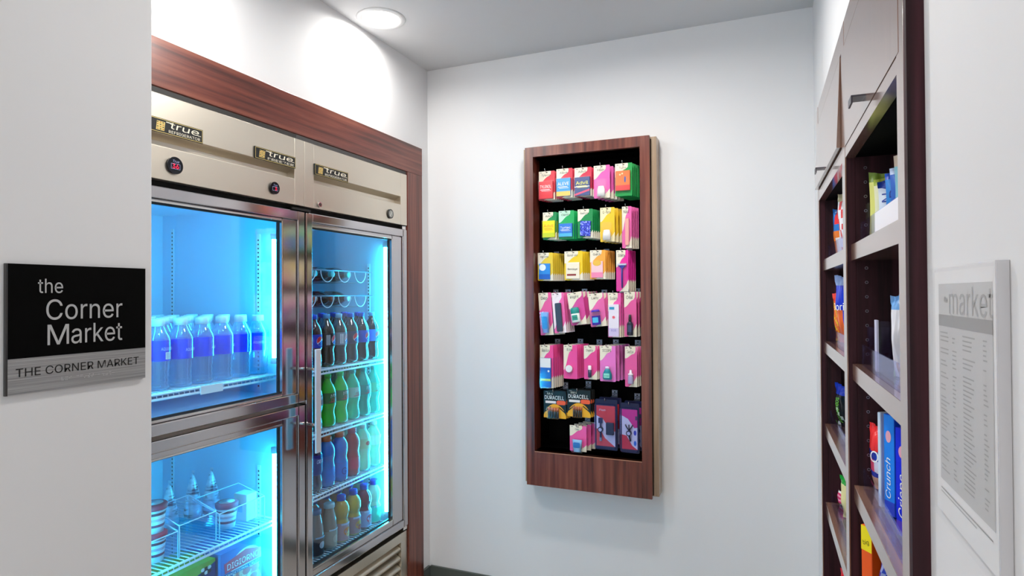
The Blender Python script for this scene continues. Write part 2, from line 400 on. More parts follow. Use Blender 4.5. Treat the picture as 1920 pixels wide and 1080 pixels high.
# doors
def door(ya, yb, za, zb, gya, gyb, gza, gzb, handle_side=None):
    m = MB(); X0 = -1.598; xs = -1.556; rim = -1.549
    def bar(a, b, c, d, mm, xf): m.box(X0 if xf == rim else -1.572, xf, a, b, c, d, mm)
    rw = .034
    # flat inner stiles and rails
    bar(ya+rw, gya, za+rw, zb-rw, M_chrome, xs) if gya > ya+rw else None
    bar(gyb, yb-rw, za+rw, zb-rw, M_chrome, xs) if gyb < yb-rw else None
    g0, g1 = max(gya, ya+rw), min(gyb, yb-rw)
    if gza > za+rw: bar(g0, g1, za+rw, gza, M_chrome, xs)
    if gzb < zb-rw: bar(g0, g1, gzb, zb-rw, M_chrome, xs)
    for q in ((ya, ya+rw, za, zb), (yb-rw, yb, za, zb), (ya+rw, yb-rw, za, za+rw), (ya+rw, yb-rw, zb-rw, zb)): bar(*q, M_chrome, rim)
    d = thing_child('door', fr); o = m.build('door', fr, world=True, bevel=.004) if d is None else None
    # bright step and dark gasket round the pane
    f = MB()
    for q in ((g0-.001, g0+.004, gza, gzb), (g1-.004, g1+.001, gza, gzb), (g0, g1, gza-.001, gza+.004), (g0, g1, gzb-.004, gzb+.001)):
        f.box(-1.574, -1.5555, *q, M_rim)
    for q in ((g0+.004, g0+.009, gza+.004, gzb-.004), (g1-.009, g1-.004, gza+.004, gzb-.004), (g0+.009, g1-.009, gza+.004, gza+.009), (g0+.009, g1-.009, gzb-.009, gzb-.004)):
        f.box(-1.576, -1.569, *q, mat('pane_border', '#0a1420', .4))
    f.build('pane_frame', o, world=True)
    MB().box(-1.574, -1.570, g0+.004, g1-.004, gza+.004, gzb-.004, M_glass).build('glass_pane', o, world=True)
    return o
def thing_child(*a): return None
d1 = door(1.072, 1.767, 1.043, 1.737, 1.112, 1.662, 1.083, 1.697)
d2 = door(1.072, 1.767, .350, 1.031, 1.112, 1.662, .417, .979)
d3 = door(1.775, 2.461, .350, 1.737, 1.809, 2.345, .410, 1.690)
tag(d1, label='upper left door with a square pane'); tag(d2, label='lower left freezer door'); tag(d3, label='tall right door')
m = MB().box(-1.494, -1.486, 1.752, 1.779, .862, 1.236, mat('satin_handle', '#d6d8e0', .4, .5)); h = m.build('handle', d3, world=True, bevel=.002)
for z in (1.161, .959):
    m = MB(); m.tube([(-1.549, 1.781, z), (-1.49, 1.770, z)], .005, M_rim, 10); m.build('handle_post', d3, world=True)
# hinge pieces
m = MB().box(-1.598, -1.545, 1.700, 1.795, 1.739, 1.747, mat('black_hinge', '#101010', .4)); m.build('hinge', fr, world=True)
m = MB().box(-1.60, -1.553, 2.425, 2.459, 1.738, 1.752, M_rim); m.build('hinge', fr, world=True)
m = MB().box(-1.60, -1.553, 2.425, 2.459, .335, .349, M_rim); m.build('hinge', fr, world=True)
# louvred base grille
m = MB()
m.box(-1.60, -1.556, Y0, Y1, .285, .326, M_steel).box(-1.60, -1.556, 2.41, Y1, .10, .285, M_steel).box(-1.60, -1.556, Y0, 1.13, .10, .285, M_steel).box(-1.60, -1.556, 1.13, 2.41, .10, .115, M_steel)
m.box(-1.60, -1.597, 1.13, 2.41, .115, .285, M_gap)
for k in range(4):
    z = .252-k*.044
    vs = [(x, y, zz) for y in (1.13, 2.408) for x, zz in ((-1.596, z+.030), (-1.562, z+.010), (-1.556, z+.004), (-1.558, z-.004), (-1.596, z+.008))]
    m.add(vs, [(0, 1, 2, 3, 4), (9, 8, 7, 6, 5)]+[(i, i+5, (i+1) % 5+5, (i+1) % 5) for i in range(5)], M_steel)
m.box(-1.604, -1.59, Y0, Y1, .326, .350, M_gap)
m.build('louvred_grille', fr, world=True, bevel=.001)
# lamp tubes; the last is unseen, added to brighten the freezer
for (y, za, zb) in ((1.709, 1.205, 1.635), (1.709, .40, .862), (2.412, .418, 1.655), (1.118, 1.20, 1.66), (1.118, .40, .862)):
    m = MB(); m.lathe([(.0001, za), (.0095, za), (.0095, zb), (.0001, zb)], M_tube, 14, c=(-1.637, y)); o = m.build('lamp_tube', fr, world=True)
    for q, s2 in ((za, -1), (zb, 1)):
        e = MB(); e.lathe([(.014, q if s2 > 0 else q-.02), (.014, q+.02 if s2 > 0 else q)], M_std, 14, c=(-1.637, y))
        e.build('end_cap', o, world=True)
# shelf standards
for (x, y, za, zb) in ((-1.738, 1.733, 1.08, 1.66), (-2.19, 1.733, 1.08, 1.70), (-1.738, 1.733, .33, .80), (-2.19, 1.733, .33, .80), (-1.742, 2.424, .32, 1.58), (-2.19, 2.424, .32, 1.58), (-1.738, 1.107, 1.08, 1.70), (-2.19, 1.107, 1.08, 1.70)):
    m = MB(); s2 = -1 if y > 1.2 else 1
    m.box(x-.008, x+.008, y, y+.003, za, zb, M_std)
    k = za+.012
    while k < zb-.01:
        m.box(x-.003, x+.003, y-.0004 if s2 < 0 else y+.003, y if s2 < 0 else y+.0034, k, k+.006, M_ink); k += .0155
    m.build('shelf_standard', fr, world=True)
# wire shelves
def wire_shelf(ya, yb, z, clip=None, xa=-2.23, xb=-1.648):
    m = MB()
    for x in (xa, -1.94): m.tube([(x, ya, z-.009), (x, yb, z-.009)], .003, M_wire)
    for zz in (z-.006, z-.021): m.tube([(xb, ya, zz), (xb, yb, zz)], .0042, M_wire, 8)
    m.tube([(xa, ya+.004, z-.006), (xb, ya+.004, z-.006)], .003, M_wire); m.tube([(xa, yb-.004, z-.006), (xb, yb-.004, z-.006)], .003, M_wire)
    n = int((yb-ya)/.018)
    for i in range(1, n):
        y = ya+(yb-ya)*i/n
        m.tube([(xa, y, z-.0022), (xb-.002, y, z-.0022), (xb+.001, y, z-.021)], .0018, M_wire, 4)
    o = m.build('wire_shelf', fr, world=True)
    if clip: MB().box(xb+.003, xb+.0065, clip, clip+.085, z-.028, z-.002, M_white).build('price_holder', o, world=True)
wire_shelf(1.106, 1.734, 1.147, clip=1.40)
wire_shelf(1.106, 1.734, .622)
wire_shelf(1.801, 2.425, 1.134); wire_shelf(1.801, 2.425, .882); wire_shelf(1.801, 2.425, .636); wire_shelf(1.801, 2.425, .372)
# bottle racks of the upper right
for z, x in ((1.538, -1.72), (1.428, -1.72)):
    m = MB()
    for xx in (x, -2.1): m.tube([(xx, 1.81, z), (xx, 2.422, z)], .003, mat('grey_wire', '#7f95a8', .3, .6))
    for i in range(5):
        cy = 1.87+i*.115
        m.tube([(x, cy+.042*math.cos(a), z-.002+.048*math.sin(a)) for a in [PI+PI*k/12 for k in range(13)]], .002, M_wire, 5)
        m.tube([(x, cy, z-.05), (-2.1, cy, z-.05)], .0016, MATS['grey_wire'], 5)
        m.tube([(-2.1, cy+.042*math.cos(a), z-.002+.048*math.sin(a)) for a in [PI+PI*k/8 for k in range(9)]], .002, M_wire, 5)
    m.build('bottle_rack', fr, world=True)

# ------------------------------------------------------------------ bottles
def rad(prof, z):
    for (r0, z0), (r1, z1) in zip(prof, prof[1:]):
        if z0 <= z <= z1 and z1 > z0: return r0+(r1-r0)*(z-z0)/(z1-z0)
    return prof[-1][0]
def bottle(name, label, cat, prof, body, cap, band=None, art=None, loc=(0, 0, 0), rz=PI/2, group=None, n=24):
    t = thing(name, label, cat, loc, rz, group)
    MB().lathe(prof, body, n).build('body', t)
    r, z0, h, cm = cap
    c = MB().lathe([(r, z0), (r, z0+h*.85), (r*.93, z0+h), (.0001, z0+h)], cm, 20)
    c.build('cap', t)
    if band:
        z0, z1, bm = band; K = 6
        P = [(rad(prof, z0+(z1-z0)*i/K)+.0006, z0+(z1-z0)*i/K) for i in range(K+1)]
        m = MB(); vs = []; fs = []
        for r_, z in P:
            for i in range(n): a = 2*PI*i/n; vs.append((r_*math.cos(a), r_*math.sin(a), z))
        for j in range(K):
            for i in range(n): i2 = (i+1) % n; fs.append((j*n+i, j*n+i2, (j+1)*n+i2, (j+1)*n+i))
        m.add(vs, fs, bm, True)
        if art:
            def curl(q):
                r_ = rad(prof, q[2])+.0014; a = q[0]/r_; return (r_*math.sin(a), -r_*math.cos(a), q[2])
            art(m, curl)
        m.build('label', t)
    return t
def cdisc(m, curl, x, z, rx, rz, mt, a0=0, a1=2*PI, n=18, rot=0):
    ca, sa = math.cos(rot), math.sin(rot)
    P = [(0, 0)]+[(rx*math.cos(a0+(a1-a0)*i/n), rz*math.sin(a0+(a1-a0)*i/n)) for i in range(n+1)]
    vs = [curl((x+p*ca-q*sa, 0, z+p*sa+q*ca)) for p, q in P]
    m.add(vs, [(0, i, i+1) for i in range(1, n+1)], mt)
def crect(m, curl, x0, x1, z0, z1, mt, k=6):
    vs = [curl((x0+(x1-x0)*i/k, 0, z)) for z in (z0, z1) for i in range(k+1)]
    m.add(vs, [(i, i+1, i+k+2, i+k+1) for i in range(k)], mt)
def out(f, d):   # push the art a little further out
    return lambda q: tuple(Vector(f(q))+Vector((f(q)[0], f(q)[1], 0)).normalized()*d)
# water
P_w = [(.0001, .004), (.020, .003), (.029, .0), (.034, .006), (.034, .014), (.0315, .022), (.034, .030), (.0315, .038), (.034, .046), (.0315, .054), (.0345, .064), (.0345, .080), (.037, .088), (.037, .150), (.0355, .158), (.026, .178), (.0195, .189), (.0185, .200), (.0001, .200)]
M_pet = clear('clear_bottle_plastic', '#d4f2ff', .08, '#c8f4ff', .42, .05, milky=.20)
M_wlab = liquid('deep_blue_bottle_label', '#0058ff', .45)
def art_w(m, curl):
    m.text('AQUAFINA', 0, .112, .0125, 0, C('#bcd8ff'), width=.046, curl=out(curl, .0002))
def art_w2(m, curl):
    m.text('AQUAFINA', .004, .120, .0125, 0, C('#bcd8ff'), width=.046, curl=out(curl, .0002))
    crect(m, curl, -.006, .014, .093, .114, M_white)
    for k in range(6): crect(m, out(curl, .0003), -.004, .012, .0955+k*.003, .0965+k*.003, C('#5a78b8'))
capw = (.0205, .192, .022, C('#eef2f8'))
ws = {}
S1 = 1.1475
cols = [None]+[1.216+.0795*i for i in range(7)]
wp = None
for rrow in range(6):
    for i, y in enumerate(cols):
        if y is None or (i == 7 and rrow > 4): continue
        x = -1.700-rrow*.083
        lab = 'blue-labelled water bottle, %s, column %s from the lamp side' % (
            ['front row at the glass', 'second row back', 'third row back', 'fourth row back', 'fifth row back', 'rearmost row'][rrow], ORD[7-i])
        loc = (x, y, S1)
        if rrow == 0 and i == 2:
            b = bottle('water_bottle', 'clear water bottle with blue label showing a white barcode panel, front row by the glass', 'bottle', P_w, M_pet, capw, (.088, .150, M_wlab), art_w2, loc, PI/2+.1, 'water bottles on the upper left shelf')
        elif wp is None:
            wp = b = bottle('water_bottle', lab, 'bottle', P_w, M_pet, capw, (.088, .150, M_wlab), art_w, loc, PI/2+.5, 'water bottles on the upper left shelf')
        else:
            dup(wp, loc, PI/2+random.choice((-.6, .7, .3, .9, -1.1, 2.5)), lab)
# right compartment
P_c = [(.0001, .006), (.014, .004), (.024, 0), (.031, .008), (.0335, .022), (.0325, .045), (.0295, .064), (.0295, .070), (.0335, .082), (.0335, .140), (.0325, .152), (.026, .170), (.015, .188), (.0125, .196), (.0125, .204), (.0001, .204)]
def capc(c): return (.0142, .199, .018, C(c))
M_cola = liquid('dark_cola', '#08060c', .12); M_colab = liquid('cola_grey', '#171018', .15)
def globe(x):
    def art(m, curl):
        c2 = out(curl, .0003); c3 = out(curl, .0006)
        cdisc(m, curl, x, .111, .0185, .0185, C('#f4f6fb'))
        cdisc(m, c2, x, .112, .0175, .0175, C('#e0202c'), R(15), R(195), rot=.3)
        cdisc(m, c2, x, .110, .0170, .0170, C('#1238a8'), R(200), R(350), rot=.3)
    return art
def lines(x, c='#e8ecf4', base=None):
    g = globe(x)
    def art(m, curl):
        g(m, curl); c2 = out(curl, .0003)
        for k in range(4): crect(m, c2, x-.040+k*.0045, x-.038+k*.0045, .090, .132, C(c), 2)
    return art
S2 = 1.1345
pz = [(1.895, 'dark cola bottle with blue label, leftmost in the cola row behind the door handle', '#1440b8', '#1238a8', lines(.0), '#1b54d8'),
      (1.975, 'dark cola bottle with deep blue label and large round emblem, second in the cola row', '#1238b0', '#1238a8', globe(.004), '#1b54d8'),
      (2.0545, 'dark cola bottle with black label and side emblem, third in the cola row', '#0c0f1c', '#8090b0', lines(.013), '#58a8d8'),
      (2.134, 'dark cola bottle with silver-grey striped label, fourth in the cola row', '#7a8294', '#8090b0', lines(.018, '#ffffff'), '#9fd4ee'),
      (2.2135, 'dark cola bottle with purple-brown label and pink-red emblem, fifth in the cola row', '#3a2c50', '#1238a8', globe(.002), '#1a58d0'),
      (2.293, 'cola bottle with bright blue label and round emblem, sixth in the cola row', '#1c50c8', '#1238a8', globe(.008), '#1a58d0'),
      (2.3725, 'cola bottle with pale blue label beside the lamp tube, last in the cola row', '#3f8fd8', '#1238a8', globe(.006), '#7fd0f0')]
for y, lab, bc, x_, art, cc in pz:
    bottle('cola_bottle', lab, 'bottle', P_c, M_cola, capc(cc), (.084, .138, C(bc)), art, (-1.688, y, S2), PI/2-.1, 'cola bottles on the second shelf of the right compartment')
q = None
for r_ in (1, 2):
    for i in range(7):
        lab = 'blue-capped cola bottle in the %s, column %s from the left' % (['', 'row behind the front colas', 'third cola row'][r_], ORD[i])
        loc = (-1.688-.080*r_, 1.895+.0797*i, S2)
        if q is None: q = bottle('cola_bottle', lab, 'bottle', P_c, M_colab, capc('#1b50d0'), (.084, .138, C('#1c44a8')), globe(.0), loc, PI/2, 'cola bottles on the second shelf of the right compartment')
        else: dup(q, loc, PI/2+random.uniform(-1, 1), lab)
S3 = .8825
P_m = [(.0001, .006), (.014, .004), (.025, 0), (.032, .010), (.0325, .030), (.0275, .058), (.0285, .072), (.0335, .088), (.034, .110), (.0335, .140), (.031, .156), (.022, .176), (.014, .190), (.0125, .198), (.0125, .206), (.0001, .206)]
def dew(x, diet=True, c='#e8e8e8'):
    def art(m, curl):
        c2 = out(curl, .0003); c3 = out(curl, .0006)
        crect(m, curl, x-.026, x+.026, .104, .106, C('#c03040'))
        m.text('Mtn', x-.004, .124, .019, 0, C(c), width=.030, shear=.3, rot=.2, curl=c2)
        m.text('DEW', x+.002, .107, .020, 0, C('#d84858'), width=.038, shear=.3, rot=.2, curl=c3)
    return art
gd = [(1.98, 'green soda bottle mostly hidden behind the door handle', '#0a6a3c', '#0d3c34', '#0a7a38', 0),
      (2.063, 'bright green soda bottle with dark green label, second in the green row', '#00e830', '#0a6a2c', '#08b830', 0),
      (2.145, 'vivid green soda bottle with grey-green label, third in the green row', '#08f048', '#2a7a4a', '#10d050', 0),
      (2.228, 'turquoise soda bottle with pale label, fourth in the green row', '#08e8c0', '#9fd8c8', '#18b0a0', 0),
      (2.310, 'teal soda bottle with teal cap and slanted lettering, fifth in the green row', '#08b8a8', '#149088', '#10948c', 0),
      (2.388, 'teal soda bottle with pale green label next to the lamp, end of the row', '#08ccb8', '#58b890', '#14a89c', 0)]
for i, (y, lab, bc, lc, cc, _) in enumerate(gd):
    bottle('soda_bottle', lab, 'bottle', P_m, liquid('soda_'+bc.strip('#'), bc, .6), (.0145, .200, .018, C(cc)), (.098, .142, C(lc)), dew(.004), (-1.690, y, S3), PI/2-.1, 'green soda bottles on the third shelf')
q = None
for r_ in (1, 2):
    for i in range(7):
        lab = 'green soda bottle in the %s, column %s from the left' % (['', 'row behind the front green sodas', 'third green soda row'][r_], ORD[i])
        loc = (-1.690-.080*r_, 1.895+.082*i, S3)
        if q is None: q = bottle('soda_bottle', lab, 'bottle', P_m, liquid('soda_back', '#0f9a50', .6), (.0145, .200, .018, C('#0f8a50')), (.098, .142, C('#1a6a48')), None, loc, PI/2, 'green soda bottles on the third shelf')
        else: dup(q, loc, PI/2, lab)
S4 = .6365
P_g = [(.0001, .005), (.018, .003), (.029, 0), (.0335, .008), (.0335, .085), (.031, .095), (.030, .108), (.0335, .120), (.0350, .140), (.033, .158), (.026, .174), (.0185, .183), (.0165, .192), (.0001, .192)]
def bolt(c1='#e8f0ff'):
    def art(m, curl):
        m.text('G', 0, .030, .040, 0, C(c1), curl=out(curl, .0002), off=.02)
    return art
def sball(t_, c1):
    def art(m, curl): m.text(t_, 0, .118, .020, 0, C(c1), width=.038, shear=.2, curl=out(curl, .0002))
    return art
bottle('soda_bottle', 'dark blue bottle with white lettering at the left end of the sports drink shelf', 'bottle', P_c, liquid('navy_drink', '#0a1a48', .2), capc('#142a80'), (.070, .150, C('#12237c')), sball('CREAM', '#d8e4ff'), (-1.688, 1.975, S4), PI/2)
bottle('sports_drink_bottle', 'blue sports drink bottle with orange cap, next to the dark blue bottle', 'bottle', P_g, liquid('blue_drink', '#1a90f0', .5), (.0205, .186, .020, C('#e8622a')), (.020, .082, C('#1c78d8')), bolt('#0d3c98'), (-1.690, 2.055, S4), PI/2+.5)
bottle('sports_drink_bottle', 'blue sports drink bottle with orange cap, beside the red one', 'bottle', P_g, liquid('blue_drink', '#1a90f0', .5), (.0205, .186, .020, C('#e8622a')), (.020, .082, C('#1c78d8')), bolt('#0d3c98'), (-1.690, 2.140, S4), PI/2-.3)
bottle('sports_drink_bottle', 'red fruit drink bottle with red cap on the fourth shelf', 'bottle', P_g, liquid('red_drink', '#e04048', .5), (.0195, .186, .020, C('#e04858')), (.030, .080, C('#d83848')), bolt('#f8c8d0'), (-1.690, 2.225, S4), PI/2+.8)
P_t = [(.0001, .005), (.016, .003), (.028, 0), (.0335, .012), (.033, .050), (.030, .075), (.0335, .095), (.0335, .145), (.030, .160), (.018, .180), (.0135, .192), (.0001, .192)]
bottle('tea_bottle', 'pale clear drink bottle with green and red label, right of the red bottle', 'bottle', P_t, liquid('pale_drink', '#e4f0d8', .6), (.0155, .188, .018, C('#e8f4ec')), (.100, .144, C('#c8e4b8')), lambda m, c: (cdisc(m, c, -.008, .124, .012, .010, C('#d86858')), cdisc(m, out(c, .0003), .012, .118, .008, .010, C('#4fb080'))), (-1.690, 2.306, S4), PI/2)
bottle('tea_bottle', 'pale clear drink bottle with white and green label beside the lamp tube', 'bottle', P_t, liquid('pale_drink', '#e4f0d8', .6), (.0155, .188, .018, C('#f0f8f4')), (.100, .144, C('#e4f4ec')), lambda m, c: cdisc(m, c, .004, .120, .012, .010, C('#58c098')), (-1.690, 2.388, S4), PI/2+.4)
q = None
for r_ in (1, 2):
    for i in range(6):
        cc = ('#3a4fb8', '#d85a38', '#d84a50', '#c8e0e0', '#c8e0e0', '#e0f0f0')[i]
        bc = ('#12307c', '#c8503c', '#d04850', '#b8dcd0', '#c8e8e0', '#c8e8e0')[i]
        lab = 'drink bottle in the %s of the fourth shelf, column %s from the left' % (['', 'second row', 'third row'][r_], ORD[i])
        bottle('sports_drink_bottle', lab, 'bottle', P_g, liquid('bk_'+bc.strip('#'), bc, .5), (.0205, .186, .020, C(cc)), None, None, (-1.690-.082*r_, 1.975+.0826*i, S4), PI/2, n=16)
S5 = .3725
P_f = [(.0001, .004), (.020, .003), (.028, 0), (.0315, .006), (.0325, .060), (.0325, .090), (.030, .115), (.024, .145), (.020, .165), (.0195, .178), (.0001, .178)]
M_cof = liquid('coffee_drink', '#8a7468', .3); M_cof2 = liquid('mocha_drink', '#4a3430', .25)
bottle('coffee_bottle', 'glass coffee drink bottle with dark blue-ringed lid, leftmost on the bottom shelf', 'bottle', P_f, M_cof, (.0225, .170, .018, C('#2a5a88')), (.010, .075, C('#2a2230')), lambda m, c: (cdisc(m, c, 0, .050, .014, .014, C('#c8ccd8')), crect(m, c, -.03, .03, .078, .084, C('#8fb8d8'))), (-1.688, 1.985, S5), PI/2)
bottle('coffee_bottle', 'glass coffee drink bottle with pale silver lid and beige coffee', 'bottle', P_f, liquid('latte_drink', '#a09080', .35), (.0225, .170, .018, C('#a8c8d0')), (.012, .078, C('#a8a090')), lambda m, c: (cdisc(m, c, 0, .045, .013, .016, C('#c8c0b0')), crect(m, c, -.03, .03, .080, .086, C('#b8d8e8'))), (-1.688, 2.068, S5), PI/2)
P_j = [(.0001, .005), (.018, .003), (.028, 0), (.032, .010), (.032, .085), (.0285, .094), (.0285, .100), (.032, .108), (.0345, .125), (.034, .145), (.026, .165), (.018, .172), (.0165, .180), (.0001, .180)]
def fruit(c1, c2): return lambda m, c: (crect(m, c, -.03, .03, .074, .082, C('#c8d8f0')), cdisc(m, c, 0, .046, .020, .018, C(c1)), cdisc(m, out(c, .0003), .004, .034, .012, .012, C(c2)))
for y, lab, bc, lc, a in ((2.150, 'yellow orange juice bottle with blue cap and pinkish label, beside the pale lidded coffee', '#e8b830', '#c8a0a8', fruit('#e88838', '#e8d8a8')),
                    (2.232, 'yellow juice bottle with blue cap and fruit label, beside the red juice', '#ecc038', '#b8888c', fruit('#e0a040', '#c83838')),
                    (2.312, 'red cranberry juice bottle with blue cap on the bottom shelf', '#a03048', '#a8b0d8', fruit('#d04858', '#e0a0a8')),
                    (2.388, 'pale juice bottle with blue cap and turquoise label, bottom shelf by the lamp', '#e4e8d0', '#28c8a8', fruit('#30d0a0', '#a8e8c8'))):
    bottle('juice_bottle', lab, 'bottle', P_j, liquid('juice_'+bc.strip('#'), bc, .4), (.0190, .174, .022, C('#1048c8')), (.010, .083, C(lc)), a, (-1.690, y, S5), PI/2)
for r_ in (1, 2):
    for i in range(6):
        cc = ('#7890a8', '#1838a0', '#1040a8', '#1048c0', '#1048c0', '#1048c0')[i]; bc = ('#807068', '#c06a48', '#c86038', '#c88038', '#a84050', '#d0d8c0')[i]
        lab = 'juice bottle in the %s of the bottom shelf, column %s from the left' % (['', 'second row', 'third row'][r_], ORD[i])
        bottle('juice_bottle', lab, 'bottle', P_j, liquid('jb_'+bc.strip('#'), bc, .4), (.0190, .174, .022, C(cc)), None, None, (-1.690-.082*r_, 1.985+.0805*i, S5), PI/2, n=16)
bottle('soda_bottle', 'dark green soda bottle hidden behind the door edge, left end of the third shelf', 'bottle', P_m, liquid('soda_0a6a3c', '#0a6a3c', .6), (.0145, .200, .018, C('#0a7a38')), None, None, (-1.690, 1.897, S3), PI/2)
bottle('sports_drink_bottle', 'blue sports drink bottle hidden behind the door edge, left end of the fourth shelf', 'bottle', P_g, liquid('blue_drink', '#1a90f0', .5), (.0205, .186, .020, C('#e8622a')), None, None, (-1.690, 1.892, S4), PI/2)
bottle('coffee_bottle', 'coffee bottle hidden behind the door edge, left end of the bottom shelf', 'bottle', P_f, M_cof2, (.0225, .170, .018, C('#2a5a88')), None, None, (-1.690, 1.903, S5), PI/2)
# bottles lying in the racks (neck towards the glass)
def lying(y, z, lab, body, cap, band):
    b = bottle('lying_bottle', lab, 'bottle', [(r, zz-.0) for r, zz in P_c], body, capc(cap), (.084, .138, C(band)), None, (0, 0, 0), 0, 'bottles lying in the wire racks')
    b.location = (-2.0, y, z); b.rotation_euler = (0, PI/2, 0)
for i, (cap, band, nm) in enumerate((('#3fd0c8', '#103048', 'leftmost'), ('#50d8d0', '#142c58', 'second from left'), ('#38d8c0', '#2c4a58', 'third from left'))):
    lying(2.10+i*.115, 1.538-.012, 'dark bottle lying in the upper wire rack, %s' % nm, liquid('rack_dark', '#12303c', .3), cap, band)
for i, (cap, band, nm) in enumerate((('#c05038', '#502018', 'leftmost'), ('#a03828', '#401c18', 'second from left'), ('#c8e8f0', '#58646c', 'third from left'))):
    lying(2.10+i*.115, 1.428-.012, 'brown bottle lying in the lower wire rack, %s' % nm, liquid('rack_brown', '#3a1c18', .3), cap, band)

# ------------------------------------------------------------------ freezer contents
SF = .6225
# acrylic bins
def bin_(x0, x1, y0, y1, h, lab):
    t = thing('acrylic_bin', lab, 'bin', ((x0+x1)/2, (y0+y1)/2, SF)); m = MB(); e = .003
    m.box(x0, x1, y0, y0+e, SF, SF+h, M_bin).box(x0, x1, y1-e, y1, SF, SF+h, M_bin).box(x0, x0+e, y0+e, y1-e, SF, SF+h, M_bin).box(x1-e, x1, y0+e, y1-e, SF, SF+h*.72, M_bin).box(x0, x1, y0, y1, SF, SF+e, M_bin)
    m.build('tray', t, world=True)
    r = MB(); k = .0022
    P = [(x1, y0, SF), (x1, y0, SF+h*.72), (x1, y1, SF+h*.72), (x1, y1, SF)]; r.tube(P, k, mat('bright_acrylic_edge', '#d8f0ff', .15, spec=.8), 5)
    r.tube([(x1, y0, SF+h*.72), (x0, y0, SF+h), (x0, y1, SF+h), (x1, y1, SF+h*.72)], k, MATS['bright_acrylic_edge'], 5); r.build('rim', t, world=True)
bin_(-1.80, -1.675, 1.14, 1.345, .115, 'clear acrylic bin holding the stacked ice cream cups at the left')
bin_(-1.80, -1.675, 1.350, 1.486, .135, 'clear acrylic bin in the middle of the freezer shelf')
bin_(-1.80, -1.675, 1.500, 1.697, .115, 'clear acrylic bin nearest the freezer lamp')
M_wrap = mat('cone_wrapper', '#c8ccd8', .3, .2, noise=dict(scale=(18, 18, 70), detail=4, stops=[(.36, '#3a3354'), (.44, '#c8ccdc'), (.60, '#f2f2f8'), (.70, '#7a5a68')]))
def cone(x, y, z, rx, ry, lab):
    t = thing('ice_cream_cone', lab, 'ice cream', (x, y, z), 0, 'wrapped ice cream cones', ry, rx)
    prof = [(.0001, 0), (.020, .001), (.028, .010), (.0300, .030), (.0285, .046), (.0265, .052), (.028, .060), (.020, .100), (.010, .140), (.005, .155), (.0001, .160)]
    MB().lathe(prof, M_wrap, 20).build('wrapper', t)
    MB().add([(-.006, 0, .155), (.006, 0, .155), (.008, .003, .172), (-.008, .003, .172)], [(0, 1, 2, 3)], M_wrap).build('crimped_tip', t)
def foot(px, py): p = at(px, py, 'z', SF); return p.x, p.y, SF+.0035
cone(-1.885, 1.480, SF+.0035, 0, 0, 'wrapped ice cream cone standing between the stacked cups and the pair of cones')
cone(-1.885, 1.385, SF+.0035, 0, 0, 'wrapped ice cream cone at the far left, partly cut by the wall edge')
cone(-1.915, 1.598, SF+.0035, 0, 0, 'wrapped ice cream cone, left one of the pair in the middle')
cone(-1.885, 1.652, SF+.0035, 0, 0, 'wrapped ice cream cone, right one of the pair in the middle')
def cup(x, y, z, lab, lid='#c83a4a'):
    t = thing('ice_cream_cup', lab, 'ice cream', (x, y, z), PI/2, 'ice cream cups')
    m = MB().lathe([(.0001, 0), (.026, 0), (.034, .072), (.0001, .072)], C('#e8e4ea'), 24)
    for k in range(3): m.lathe([(.0285+.002*k, .018+.018*k), (.0292+.002*k, .026+.018*k)], C(('#8a3c58', '#c8a8b8', '#6a3040')[k]), 24)
    m.build('tub', t)
    MB().lathe([(.037, .070), (.038, .084), (.034, .087), (.0001, .087)], C(lid), 24).lathe([(.0001, .0875), (.026, .0876)], C('#f0eef4'), 24).build('lid', t)
cup(-1.722, 1.300, SF+.0035, 'ice cream cup at the bottom of the left stack of two')
cup(-1.722, 1.300, SF+.0915, 'ice cream cup on top of the left stack of two')
cup(-1.735, 1.585, SF+.0035, 'ice cream cup with reddish lid alone in the right bin', '#a85a78')
t = thing('freezer_carton', 'small white carton beside the freezer lamp', 'box', (-1.735, 1.668, SF+.0035))
MB().box(-.03, .03, -.024, .024, 0, .095, C('#f4f4f4')).build('carton', t, bevel=.002); MB().rect(-.01, .01, .03, .06, -.0245, C('#9cc8e8')).build('print', t)
def carton(name, lab, cat, x0, x1, y0, y1, z0, z1, side, face_fn):
    t = thing(name, lab, cat, (x1, (y0+y1)/2, z0)); MB().box(x0, x1, y0, y1, z0, z1, side).build('box', t, world=True, bevel=.0015)
    m = MB(); face_fn(m, y1-y0, z1-z0); m.v = [(min(max(p[0], 0), y1-y0), p[1], min(max(p[2], 0), z1-z0)) for p in m.v]; TT = Matrix.Translation((x1+.0004, y0, z0)) @ Matrix.Rotation(PI/2, 4, 'Z'); m.v = [tuple(TT @ Vector(p)) for p in m.v]; m.build('printed_front', t, world=True)
    return t
M_pizza = mat('pizza_photo', '#d88a80', .5, noise=dict(scale=(30, 30, 30), detail=3, stops=[(.35, '#b84848'), (.5, '#e8b8a0'), (.65, '#d05850')]))
def f_pizza(m, w, h):
    m.rect(0, w, 0, h, 0, C('#4868b8')); m.disc(w*.62, h*.76, w*.38, h*.19, -.0002, C('#eceef8'), 28); m.disc(w*.56, h*.42, w*.44, h*.30, -.0003, M_pizza, 28)
    for a, b in ((.35, .60), (.62, .64), (.50, .40), (.80, .52), (.85, .62)): m.disc(w*a, h*b, .018, .013, -.0004, C('#d0545c'), 14)
    m.face([(w*.10, h*.735), (w*.98, h*.735), (w*.99, h*.86), (w*.60, h*.93), (w*.08, h*.86)], -.0005, C('#d83a58')); m.text('DIGIORNO', w*.54, h*.765, .027, -.0008, M_white, width=w*.78, off=.01)
    m.rect(w*.08, w*.99, h*.675, h*.725, -.0006, C('#30407c')); m.text('TRADITIONAL CRUST', w*.535, h*.683, .011, -.0008, M_white, width=w*.84)
